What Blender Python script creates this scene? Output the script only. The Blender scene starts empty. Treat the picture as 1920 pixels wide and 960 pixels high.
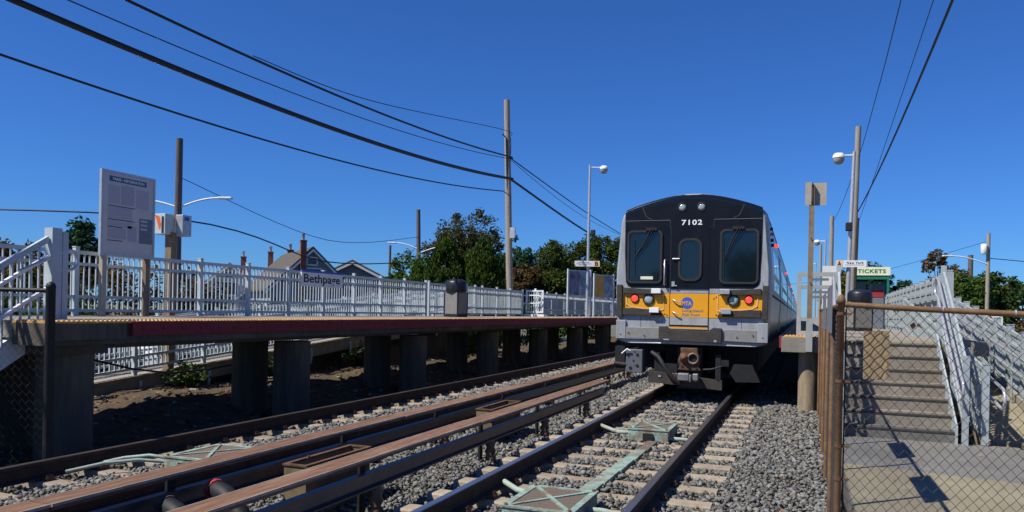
import bpy, math, random
import numpy as np
from mathutils import Vector, Matrix, Euler

random.seed(7); rng = np.random.default_rng(11)
S = bpy.context.scene
COL = S.collection
R = math.radians

# ---------------------------------------------------------------- camera, sky, sun, exposure
cd = bpy.data.cameras.new('camera'); cam = bpy.data.objects.new('camera', cd); COL.objects.link(cam)
cd.sensor_width = 36.0; cd.lens = 36.0 * 1450 / 1920; cd.clip_end = 4000; cd.clip_start = .05
cd.shift_y = 102 / 1920
YAW = math.atan(542 / 1450); ROLL = 0.021
cam.location = (0, 0, 1.586)
cam.rotation_euler = (Matrix.Rotation(YAW, 3, 'Z') @ Matrix.Rotation(R(90), 3, 'X') @ Matrix.Rotation(ROLL, 3, 'Z')).to_euler()
S.camera = cam

SUN_EL = R(52); SUN_AZ = R(45)            # azimuth measured from -X towards -Y
sv = Vector((-math.cos(SUN_AZ) * math.cos(SUN_EL), -math.sin(SUN_AZ) * math.cos(SUN_EL), math.sin(SUN_EL)))
w = bpy.data.worlds.new('World'); S.world = w; w.use_nodes = True
nt = w.node_tree; nt.nodes.clear()
sky = nt.nodes.new('ShaderNodeTexSky'); sky.sky_type = 'NISHITA'; sky.sun_disc = False
sky.sun_elevation = SUN_EL; sky.sun_rotation = math.atan2(sv.x, sv.y)
sky.air_density = 1.0; sky.dust_density = 0.0; sky.ozone_density = 5.0; sky.altitude = 0
bgn = nt.nodes.new('ShaderNodeBackground'); bgn.inputs[1].default_value = 0.062
hsv = nt.nodes.new('ShaderNodeMix'); hsv.data_type = 'RGBA'; hsv.blend_type = 'MULTIPLY'; hsv.inputs[0].default_value = 1
hsv.inputs[7].default_value = (.375, .785, 1.47, 1)      # the deep blue of a dry, clear autumn sky
won = nt.nodes.new('ShaderNodeOutputWorld')
nt.links.new(sky.outputs[0], hsv.inputs[6]); nt.links.new(hsv.outputs[2], bgn.inputs[0]); nt.links.new(bgn.outputs[0], won.inputs[0])
ld = bpy.data.lights.new('sun', 'SUN'); ld.energy = 5.0; ld.angle = R(0.53); ld.color = (1, .95, .86)
sun = bpy.data.objects.new('sun', ld); COL.objects.link(sun)
sun.rotation_euler = sv.to_track_quat('Z', 'Y').to_euler(); sun.location = (-20, -20, 30)
vs = S.view_settings; vs.view_transform = 'Standard'; vs.look = 'None'; vs.gamma = 1; vs.exposure = 0.32
vs.use_curve_mapping = False
try:
    S.cycles.max_bounces = 6; S.cycles.diffuse_bounces = 2; S.cycles.use_denoising = True
except Exception: pass

# ---------------------------------------------------------------- materials
MATS = {}
def M(name, col, rough=.7, metal=0., var=.18, scale=6., bump=0., bscale=60., spec=.4, col2=None, stretch=(1, 1, 1), mixlo=.4, mixhi=.62, rnd=.06, emit=None, coat=0., island=0., transl=0.):
    if name in MATS: return MATS[name]
    m = bpy.data.materials.new(name); m.use_nodes = True; MATS[name] = m
    t = m.node_tree; n = t.nodes; L = t.links
    b = n['Principled BSDF']
    b.inputs['Roughness'].default_value = rough; b.inputs['Metallic'].default_value = metal
    b.inputs['Specular IOR Level'].default_value = spec
    if coat: b.inputs['Coat Weight'].default_value = coat; b.inputs['Coat Roughness'].default_value = .1
    tc = n.new('ShaderNodeTexCoord'); mp = n.new('ShaderNodeMapping'); mp.inputs['Scale'].default_value = stretch
    L.new(tc.outputs['Object'], mp.inputs['Vector'])
    nz = n.new('ShaderNodeTexNoise'); nz.inputs['Scale'].default_value = scale; nz.inputs['Detail'].default_value = 6; nz.inputs['Roughness'].default_value = .62
    L.new(mp.outputs[0], nz.inputs['Vector'])
    oi = n.new('ShaderNodeObjectInfo')
    rp = n.new('ShaderNodeValToRGB')
    lo = tuple(max(0, c * (1 - var)) for c in col); hi = tuple(min(1, c * (1 + var)) for c in col)
    rp.color_ramp.elements[0].position = .3; rp.color_ramp.elements[0].color = (*lo, 1)
    rp.color_ramp.elements[1].position = .7; rp.color_ramp.elements[1].color = (*hi, 1)
    L.new(nz.outputs['Fac'], rp.inputs[0]); out = rp.outputs[0]
    if col2:
        n2 = n.new('ShaderNodeTexNoise'); n2.inputs['Scale'].default_value = scale * .37; n2.inputs['Detail'].default_value = 8; n2.inputs['Roughness'].default_value = .7
        L.new(mp.outputs[0], n2.inputs['Vector'])
        r2 = n.new('ShaderNodeValToRGB'); r2.color_ramp.elements[0].position = mixlo; r2.color_ramp.elements[1].position = mixhi
        L.new(n2.outputs['Fac'], r2.inputs[0])
        mx = n.new('ShaderNodeMix'); mx.data_type = 'RGBA'; L.new(r2.outputs[0], mx.inputs[0])
        L.new(out, mx.inputs[6]); mx.inputs[7].default_value = (*col2, 1); out = mx.outputs[2]
    if rnd or island:
        h = n.new('ShaderNodeHueSaturation'); ma = n.new('ShaderNodeMapRange')
        ma.inputs['To Min'].default_value = 1 - max(rnd, island); ma.inputs['To Max'].default_value = 1 + max(rnd, island)
        if island:
            g = n.new('ShaderNodeNewGeometry'); L.new(g.outputs['Random Per Island'], ma.inputs[0])
        else: L.new(oi.outputs['Random'], ma.inputs[0])
        L.new(ma.outputs[0], h.inputs['Value']); L.new(out, h.inputs['Color']); out = h.outputs[0]
    L.new(out, b.inputs['Base Color'])
    if bump:
        nb = n.new('ShaderNodeTexNoise'); nb.inputs['Scale'].default_value = bscale; nb.inputs['Detail'].default_value = 5
        L.new(mp.outputs[0], nb.inputs['Vector'])
        bp = n.new('ShaderNodeBump'); bp.inputs['Strength'].default_value = bump; bp.inputs['Distance'].default_value = .02
        L.new(nb.outputs['Fac'], bp.inputs['Height']); L.new(bp.outputs[0], b.inputs['Normal'])
    if emit:
        b.inputs['Emission Color'].default_value = (*emit[0], 1); b.inputs['Emission Strength'].default_value = emit[1]
    return m

def leafmat(name, cols):
    m = bpy.data.materials.new(name); m.use_nodes = True; MATS[name] = m
    t = m.node_tree; n = t.nodes; L = t.links
    n.remove(n['Principled BSDF']); out = n['Material Output']
    g = n.new('ShaderNodeNewGeometry'); rp = n.new('ShaderNodeValToRGB'); rp.color_ramp.interpolation = 'LINEAR'
    k = len(cols)
    rp.color_ramp.elements[0].color = (*cols[0], 1); rp.color_ramp.elements[1].color = (*cols[-1], 1)
    for i in range(1, k - 1):
        e = rp.color_ramp.elements.new(i / (k - 1)); e.color = (*cols[i], 1)
    L.new(g.outputs['Random Per Island'], rp.inputs[0])
    d = n.new('ShaderNodeBsdfDiffuse'); tr = n.new('ShaderNodeBsdfTranslucent'); mx = n.new('ShaderNodeMixShader'); mx.inputs[0].default_value = .28
    L.new(rp.outputs[0], d.inputs[0]); L.new(rp.outputs[0], tr.inputs[0]); L.new(d.outputs[0], mx.inputs[1]); L.new(tr.outputs[0], mx.inputs[2])
    L.new(mx.outputs[0], out.inputs[0]); return m

m_stone = M('ballast stone', (.158, .158, .148), .9, var=.3, scale=30, bump=.4, bscale=120, island=.5, col2=(.13, .095, .062), mixlo=.5, mixhi=.75)
m_bed = M('ballast fines', (.09, .082, .07), .95, var=.5, scale=28, bump=1, bscale=45, col2=(.10, .075, .05))
m_dirt = M('earth', (.105, .066, .034), .95, var=.35, scale=5, bump=.9, bscale=14, col2=(.055, .042, .028))
m_ground = M('far ground', (.12, .115, .10), .95, var=.3, scale=.4, col2=(.09, .11, .05))
m_tie = M('concrete tie', (.315, .262, .195), .9, var=.22, scale=7, bump=.4, bscale=70, col2=(.25, .155, .08), mixlo=.47, mixhi=.75, rnd=.14)
m_rust = M('rust', (.11, .055, .03), .9, var=.4, scale=14, bump=.4)
m_railside = M('rail side rust', (.045, .026, .018), .85, var=.4, scale=9, bump=.3)
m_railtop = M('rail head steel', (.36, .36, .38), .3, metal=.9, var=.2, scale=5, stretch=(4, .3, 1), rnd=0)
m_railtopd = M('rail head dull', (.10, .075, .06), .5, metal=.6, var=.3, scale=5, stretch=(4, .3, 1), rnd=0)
m_third = M('third rail steel', (.10, .10, .12), .4, metal=.7, var=.2, scale=6, rnd=0)
m_cover = M('cover board', (.155, .075, .042), .85, var=.4, scale=10, stretch=(9, .45, 4), bump=.4, bscale=20, col2=(.30, .205, .125), mixlo=.47, mixhi=.72, rnd=.12)
m_coveredge = M('worn board edge', (.36, .29, .23), .85, var=.3, scale=5)
m_black = M('black iron', (.012, .012, .013), .6, var=.4, scale=12)
m_dark = M('dark grease', (.02, .019, .018), .65, var=.5, scale=8)
m_boxtan = M('trough fibre', (.17, .125, .065), .85, var=.3, scale=8, col2=(.09, .07, .04))
m_green = M('oxidised bond paint', (.235, .345, .29), .85, var=.3, scale=13, bump=.5, bscale=50, col2=(.20, .15, .10), mixlo=.46, mixhi=.62)
m_mesh = M('tread plate', (.16, .12, .09), .85, var=.4, scale=60, bump=.9, bscale=90)
m_pipe = M('pale hose', (.30, .295, .235), .8, var=.3, scale=16, col2=(.30, .42, .35))
m_redp = M('red paint', (.33, .03, .03), .6)
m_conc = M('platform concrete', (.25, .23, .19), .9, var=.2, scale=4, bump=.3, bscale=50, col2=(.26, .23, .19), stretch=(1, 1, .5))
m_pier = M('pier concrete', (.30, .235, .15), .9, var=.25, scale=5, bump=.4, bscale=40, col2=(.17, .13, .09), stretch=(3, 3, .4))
m_under = M('shade-darkened beam', (.125, .108, .085), .95, var=.3, scale=3, bump=.4, bscale=30, stretch=(1, 1, .5), col2=(.075, .065, .052))  # concrete darkened so its colour carries the shade under deck, ramp and stairs
m_piershade = M('shade-darkened pier', (.155, .122, .082), .95, var=.3, scale=4, bump=.5, bscale=30, stretch=(3, 3, .35), col2=(.085, .07, .052), mixlo=.42, mixhi=.6)  # streaked pier concrete, base darkened to paint in the shade below the left deck
m_tact = M('tactile orange', (.50, .285, .10), .75, var=.2, scale=9, rnd=.1)
m_fascia = M('maroon rubber', (.21, .016, .022), .6, var=.25, scale=7, rnd=.1)
m_fence = M('fence paint', (.44, .495, .51), .55, var=.08, scale=5, rnd=.04, col2=(.35, .39, .39), mixlo=.55, mixhi=.8)
m_fr = M('right fence paint', (.33, .375, .39), .55, var=.1, scale=5, rnd=.05, col2=(.26, .29, .29), mixlo=.5, mixhi=.75)
m_gatepaint = M('gate paint', (.30, .32, .31), .6, var=.1)
m_white = M('white metal', (.74, .75, .74), .5, var=.07, scale=6)
m_galv = M('galvanised', (.46, .47, .48), .45, metal=.5, var=.15, scale=12)
m_wood = M('weathered pole', (.29, .25, .20), .95, var=.25, scale=5, stretch=(8, 8, .35), bump=.5, bscale=18)
m_woodd = M('dark pole', (.12, .10, .095), .95, var=.3, scale=5, stretch=(8, 8, .35), bump=.5, bscale=18)
m_cable = M('cable rubber', (.008, .009, .012), .5, var=.2)
m_brown = M('brown fence paint', (.16, .088, .04), .6, var=.28, scale=11, bump=.15, col2=(.11, .06, .03), mixlo=.5, mixhi=.7)
m_wire = M('rusty wire', (.04, .026, .019), .8, var=.5, scale=30)
m_wired = M('dark wire', (.03, .03, .035), .8, var=.4, scale=30)
m_walkg = M('walk grey', (.17, .166, .152), .95, var=.14, scale=3, bump=.35, bscale=90, col2=(.13, .125, .112))
m_walkt = M('walk tan', (.255, .225, .152), .95, var=.16, scale=3, bump=.6, bscale=70, col2=(.205, .178, .12))
m_step = M('stair concrete', (.235, .208, .172), .95, var=.2, scale=4, bump=.3, bscale=60, col2=(.185, .16, .13))
m_stepd = M('nosing groove', (.05, .045, .04), .9)
m_silver = M('train silver', (.33, .35, .365), .5, metal=.15, var=.12, scale=4, rnd=0, stretch=(2, 2, .6), col2=(.24, .235, .22), mixlo=.48, mixhi=.72)
m_side = M('stainless side', (.26, .265, .275), .3, metal=.75, var=.1, scale=2, rnd=0)
m_sillow = M('train sill', (.25, .245, .23), .55, metal=.2, var=.15, scale=7, rnd=0, col2=(.22, .20, .17), mixlo=.5, mixhi=.75)
m_mask = M('black mask', (.007, .0085, .012), .33, var=.3, scale=4, rnd=0, spec=.22)
m_yel = M('train yellow', (.74, .33, .008), .45, var=.06, scale=4, rnd=0, col2=(.58, .245, .009), mixlo=.6, mixhi=.85)
m_rubber = M('grey rubber', (.042, .038, .034), .8, var=.3, scale=9, rnd=0)
m_seal = M('window seal', (.022, .02, .018), .7, var=.2, rnd=0)
m_glass = M('dark glass', (.006, .012, .016), .05, var=.1, rnd=0, spec=.65)
m_lens = M('clear lens', (.30, .34, .35), .12, var=.3, scale=40, spec=1)
m_redl = M('lit red lamp', (.6, .01, .01), .3, emit=((1, .035, .03), 2.2), var=.1)
m_redm = M('lit red marker', (.6, .02, .02), .3, emit=((1, .04, .03), 1.6), var=.1)
m_chrome = M('chrome', (.55, .55, .56), .3, metal=.5, var=.1)
m_blue = M('logo blue', (.03, .10, .42), .5, var=.05)
m_txtw = M('white lettering', (.80, .81, .80), .5, var=.02)
m_txtk = M('black lettering', (.012, .012, .014), .6, var=.05)
m_txtb = M('slate lettering', (.10, .13, .24), .6, var=.05)
m_txtg = M('green lettering', (.01, .20, .07), .6, var=.05)
m_signw = M('sign white', (.68, .68, .66), .45, var=.04)
m_signc = M('sign cream', (.72, .72, .50), .5, var=.04)
m_signo = M('sign peach', (.75, .50, .30), .5, var=.04)
m_board = M('notice face', (.50, .485, .47), .4, var=.05, scale=8)
m_print = M('notice print', (.40, .385, .42), .5, var=.3, scale=40, stretch=(1, 1, 8))
m_navy = M('navy panel', (.03, .09, .20), .5, var=.1)
m_greyp = M('grey panel', (.15, .17, .20), .5, var=.2, scale=20)
m_booth = M('booth green', (.015, .17, .11), .5)
m_binlid = M('bin lid', (.012, .016, .022), .4, var=.2)
m_binb = M('bin panel', (.20, .195, .18), .8, var=.12, scale=9, bump=.3)
m_brick = M('chimney brick', (.20, .075, .05), .9, var=.35, scale=9)
m_siding = M('house siding', (.24, .25, .26), .8, var=.1, scale=5, stretch=(1, 1, 14))
m_sidw = M('house siding pale', (.55, .54, .50), .8, var=.1, scale=5, stretch=(1, 1, 14))
m_roof = M('shingle', (.085, .075, .062), .95, var=.3, scale=7, stretch=(1, 1, 3))
m_roofb = M('shingle brown', (.13, .08, .04), .95, var=.3, scale=7)
m_roofg = M('shingle grey', (.30, .31, .33), .95, var=.2, scale=7)
m_bark = M('bark', (.20, .17, .14), .95, var=.35, scale=4, stretch=(4, 4, 1))
m_poster1 = M('poster print', (.14, .16, .22), .35, var=.7, scale=3, col2=(.42, .09, .08), mixlo=.56, mixhi=.6)
m_poster2 = M('poster print ochre', (.50, .28, .06), .35, var=.2, scale=3)
m_poster3 = M('poster print blue', (.20, .27, .33), .35, var=.6, scale=3)
m_signback = M('sign back', (.34, .31, .25), .6, var=.12, scale=7)
m_postb = M('rusty sign post', (.20, .145, .095), .8, var=.3, scale=6)
m_plate = M('rust streaked plate', (.27, .20, .11), .85, var=.25, scale=6, stretch=(5, 5, .7), col2=(.15, .06, .025), mixlo=.52, mixhi=.66)
m_carw = M('car paint white', (.62, .63, .65), .25, var=.03, coat=.6, rnd=0)
m_carb = M('car paint blue', (.03, .06, .16), .25, var=.05, coat=.6, rnd=0)
m_cars = M('car paint silver', (.32, .33, .35), .25, metal=.4, var=.05, coat=.6, rnd=0)
m_carr = M('car paint red', (.25, .02, .02), .25, var=.05, coat=.6, rnd=0)
m_tyre = M('tyre', (.015, .015, .015), .8)
m_orange = M('orange sticker', (.70, .12, .02), .6)
m_skin = M('skin', (.45, .27, .19), .6); m_cloth = M('dark clothing', (.03, .035, .06), .9); m_jeans = M('jeans', (.06, .08, .14), .9)
m_asph = M('asphalt', (.055, .055, .056), .95, var=.25, scale=3, bump=.3)
lf_green = leafmat('leaves green', [(0.022, 0.053, 0.012), (0.053, 0.105, 0.022), (0.090, 0.150, 0.030), (0.135, 0.180, 0.045)])
lf_dark = leafmat('leaves dark green', [(0.015, 0.036, 0.015), (0.030, 0.068, 0.022), (0.053, 0.098, 0.030), (0.090, 0.120, 0.038)])
lf_arb = leafmat('arborvitae sprays', [(.024, .048, .010), (.045, .078, .016), (.075, .108, .022), (.034, .06, .012)])
lf_aut = leafmat('leaves autumn', [(0.053, 0.033, 0.021), (0.105, 0.068, 0.033), (0.150, 0.083, 0.038), (0.060, 0.075, 0.027), (0.195, 0.112, 0.045)])
lf_maple = leafmat('leaves maple', [(.04, .055, .018), (.075, .08, .028), (.10, .078, .034), (.055, .078, .024), (.115, .08, .036)])
lf_mix = leafmat('leaves turning', [(.03, .055, .014), (.055, .095, .02), (.085, .115, .026), (.04, .07, .016), (.13, .095, .03)])
lf_yel = leafmat('leaves yellowing', [(0.090, 0.105, 0.018), (0.195, 0.180, 0.022), (0.270, 0.210, 0.030), (0.075, 0.105, 0.018)])
lf_pine = leafmat('pine needles', [(0.018, 0.053, 0.027), (0.038, 0.083, 0.042), (0.060, 0.120, 0.053)])

# ---------------------------------------------------------------- mesh helpers
class MB:
    def __init__(s): s.v = []; s.f = []; s.mi = []; s.sm = []
    def add(s, vs, fs, mi=0, sm=False):
        o = len(s.v); s.v.extend([tuple(p) for p in vs])
        for f in fs: s.f.append(tuple(i + o for i in f)); s.mi.append(mi); s.sm.append(sm)
        return s
    def box(s, x0, x1, y0, y1, z0, z1, mi=0):
        return s.add([(x0, y0, z0), (x1, y0, z0), (x1, y1, z0), (x0, y1, z0), (x0, y0, z1), (x1, y0, z1), (x1, y1, z1), (x0, y1, z1)],
                     [(0, 3, 2, 1), (4, 5, 6, 7), (0, 1, 5, 4), (1, 2, 6, 5), (2, 3, 7, 6), (3, 0, 4, 7)], mi)
    def bar(s, a, b, w, h, mi=0, up=(0, 0, 1)):
        a = Vector(a); b = Vector(b); d = (b - a).normalized(); u = Vector(up); r = d.cross(u)
        if r.length < 1e-4: r = d.cross(Vector((0, 1, 0)))
        r.normalize(); u = r.cross(d).normalized(); r = r * w / 2; u = u * h / 2
        return s.add([a - r - u, a + r - u, a + r + u, a - r + u, b - r - u, b + r - u, b + r + u, b - r + u],
                     [(0, 1, 2, 3), (4, 7, 6, 5), (0, 4, 5, 1), (1, 5, 6, 2), (2, 6, 7, 3), (3, 7, 4, 0)], mi)
    def tube(s, pts, r, n=8, mi=0, caps=True):
        P = [Vector(p) for p in pts]; k = len(P); rr = r if isinstance(r, (list, tuple)) else [r] * k
        vs = []; ref = None
        for i in range(k):
            d = (P[min(i + 1, k - 1)] - P[max(i - 1, 0)]).normalized()
            if ref is None:
                ref = Vector((0, 0, 1)) if abs(d.z) < .9 else Vector((1, 0, 0))
            a = (ref - d * ref.dot(d)).normalized(); ref = a; b = d.cross(a)
            for j in range(n):
                t = 2 * math.pi * j / n; vs.append(P[i] + (a * math.cos(t) + b * math.sin(t)) * rr[i])
        fs = [(i * n + j, i * n + (j + 1) % n, (i + 1) * n + (j + 1) % n, (i + 1) * n + j) for i in range(k - 1) for j in range(n)]
        s.add(vs, fs, mi, n > 4)
        if caps:
            s.add(vs[:n], [tuple(range(n))[::-1]], mi); s.add(vs[-n:], [tuple(range(n))], mi)
        return s
    def lathe(s, prof, c, n=16, mi=0, axis='z'):
        vs = []
        for r_, z in prof:
            for j in range(n):
                t = 2 * math.pi * j / n; a, b = r_ * math.cos(t), r_ * math.sin(t)
                vs.append((c[0] + a, c[1] + b, c[2] + z) if axis == 'z' else ((c[0] + a, c[1] - z, c[2] + b) if axis == 'y' else (c[0] + z, c[1] + a, c[2] + b)))
        k = len(prof)
        fs = [(i * n + j, i * n + (j + 1) % n, (i + 1) * n + (j + 1) % n, (i + 1) * n + j) for i in range(k - 1) for j in range(n)]
        s.add(vs, fs, mi, True); s.add(vs[:n], [tuple(range(n))[::-1]], mi); s.add(vs[-n:], [tuple(range(n))], mi)
        return s
    def prism(s, poly, f, t0, t1, mi=0):
        k = len(poly); vs = [f(a, b, t0) for a, b in poly] + [f(a, b, t1) for a, b in poly]
        return s.add(vs, [tuple(range(k))[::-1], tuple(range(k, 2 * k))] + [(i, (i + 1) % k, k + (i + 1) % k, k + i) for i in range(k)], mi)
    def mesh(s, name, mats):
        me = bpy.data.meshes.new(name); me.from_pydata(s.v, [], s.f)
        for m in mats: me.materials.append(m)
        me.polygons.foreach_set('material_index', s.mi); me.polygons.foreach_set('use_smooth', s.sm)
        me.update()
        import bmesh
        bm = bmesh.new(); bm.from_mesh(me); bmesh.ops.recalc_face_normals(bm, faces=bm.faces); bm.to_mesh(me); bm.free()
        return me

def FX(a, b, t): return (t, a, b)      # polygon in (Y,Z), extruded along X
def FY(a, b, t): return (a, t, b)      # polygon in (X,Z), extruded along Y
def FZ(a, b, t): return (a, b, t)
def mats_(m): return list(m) if isinstance(m, (list, tuple)) else [m]
WL = {}
def tag(o, label=None, cat=None, group=None, kind=None):
    if label: o['label'] = label
    if cat: o['category'] = cat
    if group: o['group'] = group
    if kind: o['kind'] = kind
    return o
def thing(name, label, cat, loc, group=None):
    o = bpy.data.objects.new(name, None); o.empty_display_size = .2; COL.objects.link(o); o.location = loc
    WL[o.name] = Vector(loc); return tag(o, label, cat, group)
def part(name, mb, mat, parent, label=None, kind=None, bev=0):
    me = mb if isinstance(mb, bpy.types.Mesh) else mb.mesh(name, mats_(mat))
    o = bpy.data.objects.new(name, me); COL.objects.link(o); o.parent = parent
    o.location = -WL[parent.name]; WL[o.name] = Vector((0, 0, 0))
    if bev: bv = o.modifiers.new('bevel', 'BEVEL'); bv.width = bev; bv.segments = 2; bv.limit_method = 'ANGLE'
    return tag(o, label, kind=kind)
def inst(name, me, loc, parent, rot=None, label=None, scale=None):
    """A part that shares mesh data; loc in world space."""
    o = bpy.data.objects.new(name, me); COL.objects.link(o); o.parent = parent
    o.location = Vector(loc) - WL[parent.name]; WL[o.name] = Vector(loc)
    if rot is not None: o.rotation_euler = rot
    if scale is not None: o.scale = scale
    return tag(o, label)
def solo(name, mb, mat, label=None, cat=None, group=None, kind=None, bev=0, keep=False):
    """A top-level thing that is a single mesh, with its origin at its base."""
    if not keep:
        A = np.array(mb.v); c = Vector(((A[:, 0].min() + A[:, 0].max()) / 2, (A[:, 1].min() + A[:, 1].max()) / 2, A[:, 2].min()))
        mb.v = [tuple(Vector(p) - c) for p in mb.v]
    else: c = Vector((0, 0, 0))
    o = bpy.data.objects.new(name, mb.mesh(name, mats_(mat))); COL.objects.link(o); o.location = c; WL[o.name] = c
    if bev: bv = o.modifiers.new('bevel', 'BEVEL'); bv.width = bev; bv.segments = 2; bv.limit_method = 'ANGLE'
    return tag(o, label, cat, group, kind)
def copy_tree(o, parent=None):
    c = o.copy(); COL.objects.link(c); c.parent = parent
    WL[c.name] = WL[o.name]
    for ch in o.children: copy_tree(ch, c)
    return c
def rrect(x0, x1, z0, z1, r, n=5):
    p = []
    for cx, cz, a0 in ((x1 - r, z1 - r, 0), (x0 + r, z1 - r, 90), (x0 + r, z0 + r, 180), (x1 - r, z0 + r, 270)):
        for i in range(n + 1):
            a = R(a0 + 90 * i / n); p.append((cx + r * math.cos(a), cz + r * math.sin(a)))
    return p
def ring(mb, outer, inner, f, t0, t1, mi=0):
    k = len(outer); vs = [f(a, b, t) for t in (t0, t1) for lst in (outer, inner) for a, b in lst]
    fs = []
    for i in range(k):
        j = (i + 1) % k
        fs += [(i, j, k + j, k + i), (2 * k + i, 3 * k + i, 3 * k + j, 2 * k + j), (i, 2 * k + i, 2 * k + j, j), (k + i, k + j, 3 * k + j, 3 * k + i)]
    return mb.add(vs, fs, mi)
def text(parent, body, c, width, height, mat, facing='-y', bold=.0, depth=.002, name='lettering', space=1.0):
    cu = bpy.data.curves.new('txt', 'FONT'); cu.body = body; cu.size = 1; cu.align_x = 'CENTER'; cu.extrude = .01; cu.offset = bold; cu.space_character = space; cu.resolution_u = 3
    o = bpy.data.objects.new('txt', cu); COL.objects.link(o)
    bpy.context.view_layer.update()
    me = bpy.data.meshes.new_from_object(o.evaluated_get(bpy.context.evaluated_depsgraph_get()))
    bpy.data.objects.remove(o)
    A = np.empty(len(me.vertices) * 3); me.vertices.foreach_get('co', A); A = A.reshape(-1, 3)
    mn, mxx = A.min(0), A.max(0); A -= (mn + mxx) / 2; A *= np.array([width / (mxx - mn)[0], height / (mxx - mn)[1], depth / max(1e-6, (mxx - mn)[2])])
    me.vertices.foreach_set('co', A.ravel()); me.materials.clear(); me.materials.append(mat); me.update()
    e = {'-y': Euler((R(90), 0, 0)), '+x': Euler((R(90), 0, R(90)))}[facing] if isinstance(facing, str) else facing
    return inst(name, me, c, parent, e)

# ---------------------------------------------------------------- ground and track bed
XR, XL = -2.04, -6.27            # track centres
solo('ground', MB().box(-1500, 1500, -300, 2500, -1.4, -.62), m_ground, kind='structure', keep=True)
bed = [(-8.35, -.55), (-7.7, -.33), (-7.45, -.27), (-5.1, -.27), (-4.9, -.36), (-3.5, -.36), (-3.3, -.28), (-.75, -.25), (-.6, -.215), (.38, -.215), (.42, -.7), (-8.35, -.7)]
solo('ballast_bed', MB().prism(bed, FY, -12, 420), m_bed, kind='structure', keep=True)

def bumpy(name, x0, x1, y0, y1, nx, ny, zf, mat, amp):
    xs = np.linspace(x0, x1, nx); ys = np.linspace(y0, y1, ny); mb = MB()
    vs = [(x, y, zf(x, y) + random.uniform(-amp, amp)) for y in ys for x in xs]
    fs = [(j * nx + i, j * nx + i + 1, (j + 1) * nx + i + 1, (j + 1) * nx + i) for j in range(ny - 1) for i in range(nx - 1)]
    mb.add(vs, fs, 0, True); return solo(name, mb, mat, kind='structure', keep=True)
bumpy('earth_bank', -12.2, -8.2, -2, 62, 34, 420, lambda x, y: -.52 + .40 * max(0, min(1, (-8.6 - x) / 2.2)) + .05 * math.sin(y * 1.7 + x), m_dirt, .028)

def zbed(x):
    return np.interp(x, [-8.3, -7.8, -7.4, -7.0, -6.8, -6.55, -5.95, -5.75, -5.5, -5.1, -4.9, -3.5, -3.25, -3.0, -2.7, -2.4, -.8, -.6, .3, .42], [-.52, -.34, -.25, -.25, -.245, -.195, -.195, -.25, -.25, -.24, -.33, -.34, -.26, -.25, -.25, -.2, -.212, -.18, -.165, -.3])
TS = .62
def ballast():
    pts = []
    for (y0, y1, s) in ((3.6, 9.5, .043), (9.5, 15, .054), (15, 24, .075), (24, 42, .12)):
        xs = np.arange(-8.25, .40, s); ys = np.arange(y0, y1, s)
        X, Y = np.meshgrid(xs, ys); X = X.ravel(); Y = Y.ravel()
        X = X + rng.uniform(-.5, .5, X.size) * s; Y = Y + rng.uniform(-.5, .5, X.size) * s
        sz = s * (.29 + .50 * rng.random(X.size) ** 1.6)
        keep = rng.random(X.size) < .97
        for xc, hid in ((XR, 1.0), (XL, .22)):
            inx = np.abs(X - xc) < 1.31
            ph = (Y - 4.33) % TS; on = (ph < np.where(X > -1.2, .125, .112)) | (ph > TS - np.where(X > -1.2, .125, .112))
            keep &= ~(inx & on & (rng.random(X.size) < (hid if xc == XL else .93)))
            for g in (-.755, .755): keep &= ~(np.abs(X - xc - g) < .085)
        if y0 > 14: keep &= ~((X > -3.2) & (Y > 22))
        pts.append(np.stack([X, Y, zbed(X) + rng.uniform(-.02, .018, X.size) + .008 * np.sin(X * 5 + Y * 3), sz], 1)[keep])
    P = np.concatenate(pts); n = len(P)
    base = np.array([[x, y, z] for z in (-1, 1) for y in (-1, 1) for x in (-1, 1)], float)
    V = base[None] * rng.uniform(.35, 1.15, (n, 8, 3))
    V *= np.stack([rng.uniform(.75, 1.25, n), rng.uniform(.6, 1.0, n), rng.uniform(.45, .8, n)], 1)[:, None]
    a = rng.uniform(0, 6.28, n); b = rng.uniform(-.6, .6, n); c = rng.uniform(-.6, .6, n)
    def rot(V, i, j, t):
        ct, st = np.cos(t)[:, None], np.sin(t)[:, None]; vi = V[:, :, i] * ct - V[:, :, j] * st; vj = V[:, :, i] * st + V[:, :, j] * ct
        V = V.copy(); V[:, :, i] = vi; V[:, :, j] = vj; return V
    V = rot(rot(rot(V, 1, 2, b), 0, 2, c), 0, 1, a)
    V = V * P[:, 3][:, None, None] + P[:, None, :3]
    F = np.array([(0, 2, 3, 1), (4, 5, 7, 6), (0, 1, 5, 4), (1, 3, 7, 5), (3, 2, 6, 7), (2, 0, 4, 6)])
    FF = (F[None] + (np.arange(n) * 8)[:, None, None]).reshape(-1, 4)
    me = bpy.data.meshes.new('ballast_stones'); me.vertices.add(n * 8); me.vertices.foreach_set('co', V.ravel())
    me.loops.add(FF.size); me.loops.foreach_set('vertex_index', FF.ravel()); me.polygons.add(len(FF))
    me.polygons.foreach_set('loop_start', np.arange(len(FF)) * 4); me.polygons.foreach_set('loop_total', np.full(len(FF), 4))
    me.materials.append(m_stone); me.update(calc_edges=True); me.validate()
    o = bpy.data.objects.new('ballast_stones', me); COL.objects.link(o)
    tag(o, 'grey crushed stone ballast lying between and beside the rails', 'ballast', kind='stuff')
ballast()

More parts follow.
